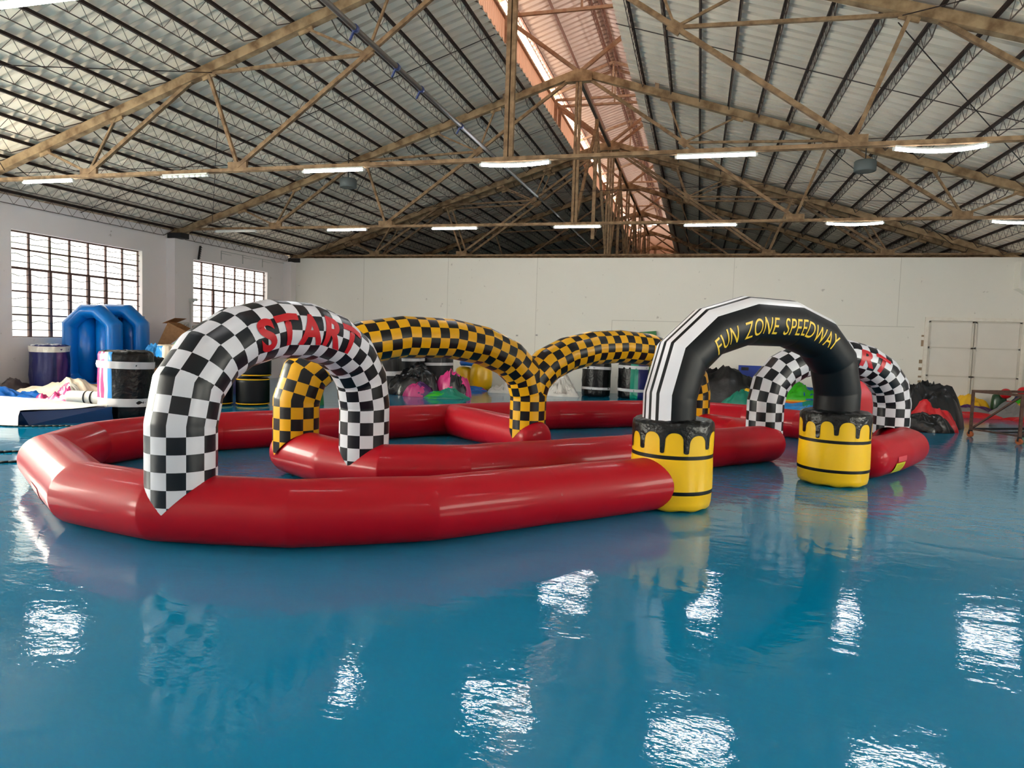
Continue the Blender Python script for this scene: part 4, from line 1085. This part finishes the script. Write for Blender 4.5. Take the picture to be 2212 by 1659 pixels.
# right wall-side items
heap('cloth_heap', (6.2, 18.95), .95, .22, .14, 0, 61.0, [C_RED], 'low red fabric strip on the floor left of the trolley', 'cloth heap', fold=.4, pw=4)
heap('cloth_heap', (7.9, 18.6), .8, .2, .13, 0, 62.0, [C_RED], 'low red fabric strip seen through the trolley', 'cloth heap', fold=.4, pw=4)
heap('cloth_heap', (6.3, 19.6), .85, .35, .22, 0, 63.0, [C_GREY], 'grey sheet lying behind the left red strip', 'cloth heap', fold=.5, pw=3)
heap('cloth_heap', (7.6, 19.4), .6, .35, .32, 0, 64.0, [C_GREY, C_RED, C_YEL], 'grey sheet with red and yellow corner behind the trolley', 'cloth heap', fold=.4, pw=3, regions=lambda i, k: 1 if (.2 < k < .34 and i > .4) else (2 if (.1 < k <= .2 and i > .4) else 0))
heap('cloth_heap', (5.6, 20.3), .6, .3, .26, 0, 65.0, [mat('dark_green_grey_cloth', srgb(60, 70, 66), .5)], 'dark grey green cloth at the wall left of the door', 'cloth heap', fold=.4)
heap('cloth_heap', (6.95, 20.45), .45, .25, .42, 0, 66.0, [C_YEL], 'flat yellow cloth against the back door', 'cloth heap', fold=.3, pw=4)
heap('cloth_heap', (6.9, 19.95), .5, .2, .24, 0, 67.0, [C_PURP], 'purple folded cloth in front of the yellow cloth', 'cloth heap', fold=.3, pw=3)
def ball(c, r, m, label, z=0):
    b = MB(); n = 28; k_ = 14
    rg = [[Vector((c[0]+r*math.sin(PI*max(i, .04)/k_ if i else .01)*math.cos(2*PI*k/n), c[1]+r*math.sin(PI*i/k_ if i else .01)*math.sin(2*PI*k/n), z+r-r*math.cos(PI*i/k_))) for k in range(n)] for i in range(k_+1)]
    b.rings(rg); return tag(b.build('play_ball', m, None, (c[0], c[1], z)), label, 'ball', 'play balls behind the trolley')
heap('cloth_heap', (8.1, 20.3), .36, .3, .5, 0, 68.0, [C_LIME, C_NAVY], 'green and navy cloth mound behind the trolley', 'cloth heap', fold=.4, pw=3, regions=lambda i, k: 1 if .4 < k < .6 else 0)
sack((7.55, 20.3), .17, .56, 'dark green cloth tube with a red collar behind the trolley', 7, cloth('dark_green_tube', 20, 64, 36))
ball((7.6, 20.05), .13, C_RED, 'red ball resting over the dark green tube', .44)
ball((8.35, 19.75), .22, C_LBLUE, 'light blue ball at the right photo edge', .1)
ball((8.2, 20.6), .13, C_RED, 'red ball peeking over the green cloth mound', .48)
heap('cloth_heap', (8.2, 19.3), .35, .25, .3, 0, 69.0, [C_YEL, C_WHITE], 'yellow and white cloth below the light blue ball', 'cloth heap', fold=.3, pw=3, regions=lambda i, k: 1 if (i < .45) else 0)

# trolley frame
p0 = Vector((4.99, 14.55, 0)); p1 = Vector((5.46, 13.72, 0)); dn = Vector((.87, .49, 0)).normalized()*1.5
q0, q1 = p0+dn, p1+dn; zt, zb = .86, .15
t = thing('trolley_frame', tuple((p0+q1)/2), 'rusty brown wheeled metal frame trolley at the right edge', 'trolley'); lc = tuple((p0+q1)/2)
V = lambda p, z: Vector((p.x, p.y, z))
for p in (p0, p1, q0, q1):
    b = MB(); b.beam(V(p, zb-.02), V(p, zt+.02), .045, .045); b.build('post', M_RUST, t, lc)
b = MB()
for a, c in ((p0, p1), (p1, q1), (q1, q0), (q0, p0)): b.beam(V(a, zt), V(c, zt), .04, .045)
b.build('top_rail', M_RUST, t, lc); b = MB()
b.beam(V(p0, zb), V(p1, zb), .03, .03); b.beam(V(q0, zb), V(q1, zb), .03, .03); b.build('bottom_rail', M_RUST, t, lc); b = MB()
b.beam(V(p0, zb), V(q0, zb), .04, .04); b.beam(V(p1, zb), V(q1, zb), .04, .04); b.beam(V((p0+p1)/2, zb), V((q0+q1)/2, zb), .03, .03); b.build('bottom_rail', M_DKSTEEL, t, lc)
b = MB(); b.beam(V(p0, zb), V(p1, zt), .03, .03); b.beam(V(p1, zb), V(q1, zt), .03, .03); b.build('diagonal_brace', M_RUST, t, lc)
for p in (p0, p1, q0, q1):
    w = MB(); w.rod(V(p, .055)-Vector((.02, .012, 0)), V(p, .055)+Vector((.02, .012, 0)), .055, 18); wo = w.build('caster_wheel', M_ORWHEEL, t, lc)
    w = MB(); w.beam(V(p, .055)+Vector((.03, .016, 0)), V(p, .135)+Vector((.012, .008, 0)), .012, .05); w.beam(V(p, .055)-Vector((.03, .016, 0)), V(p, .135)-Vector((.012, .008, 0)), .012, .05); fk = w.build('caster_fork', M_DKSTEEL, wo, lc); fk.location = (0, 0, 0)

# cables on the floor at left
def cable(pts, label):
    P = [Vector((x, y, .012)) for x, y in pts]; Q = []
    for i in range(len(P)-1):
        a, c = P[i], P[i+1]; pm = P[max(0, i-1)]; pn = P[min(len(P)-1, i+2)]
        for k in range(8):
            f = k/8; Q.append(.5*((2*a)+(c-pm)*f+(2*pm-5*a+4*c-pn)*f*f+(-pm+3*a-3*c+pn)*f**3))
    Q.append(P[-1]); b = MB(); b.path(Q, .012, 6)
    tag(b.build('floor_cable', M_BLKCABLE, None, tuple(P[0])), label, 'cable', 'black cables on the floor at left')
cable([(-9.2, 5.6), (-8.4, 5.95), (-7.9, 6.4), (-7.2, 6.75), (-6.8, 6.9)], 'upper black cable on the floor at the left edge')
cable([(-8.6, 4.9), (-7.9, 5.35), (-7.4, 5.85), (-6.9, 6.1)], 'lower black cable on the floor at the left edge')
cable([(-10.6, 7.95), (-9.9, 8.0), (-9.3, 8.35), (-8.7, 8.4), (-8.2, 8.2)], 'black cable curling out from under the folded mat')

# ------------------------------------------------------------------ light
W = bpy.data.worlds.new('overcast_sky'); SC.world = W; W.use_nodes = True
bg = W.node_tree.nodes['Background']; bg.inputs[0].default_value = (1, .93, .86, 1); bg.inputs[1].default_value = 10.0
for x, s in ((-4.98, 1), (-.76, -1)):
    ld = bpy.data.lights.new('sky_portal', 'AREA'); ld.shape = 'RECTANGLE'; ld.size = .3; ld.size_y = Y1-Y0; ld.cycles.is_portal = True
    lo = bpy.data.objects.new('sky_portal', ld); COL.objects.link(lo); lo.location = (x, (Y0+Y1)/2, 9.33); lo.rotation_euler = (0, -s*PI/2, 0)

vs = SC.view_settings; SC.display_settings.display_device = 'sRGB'
vs.view_transform = 'Standard'; vs.look = 'None'; vs.gamma = 1; vs.use_curve_mapping = False; vs.exposure = 1.55
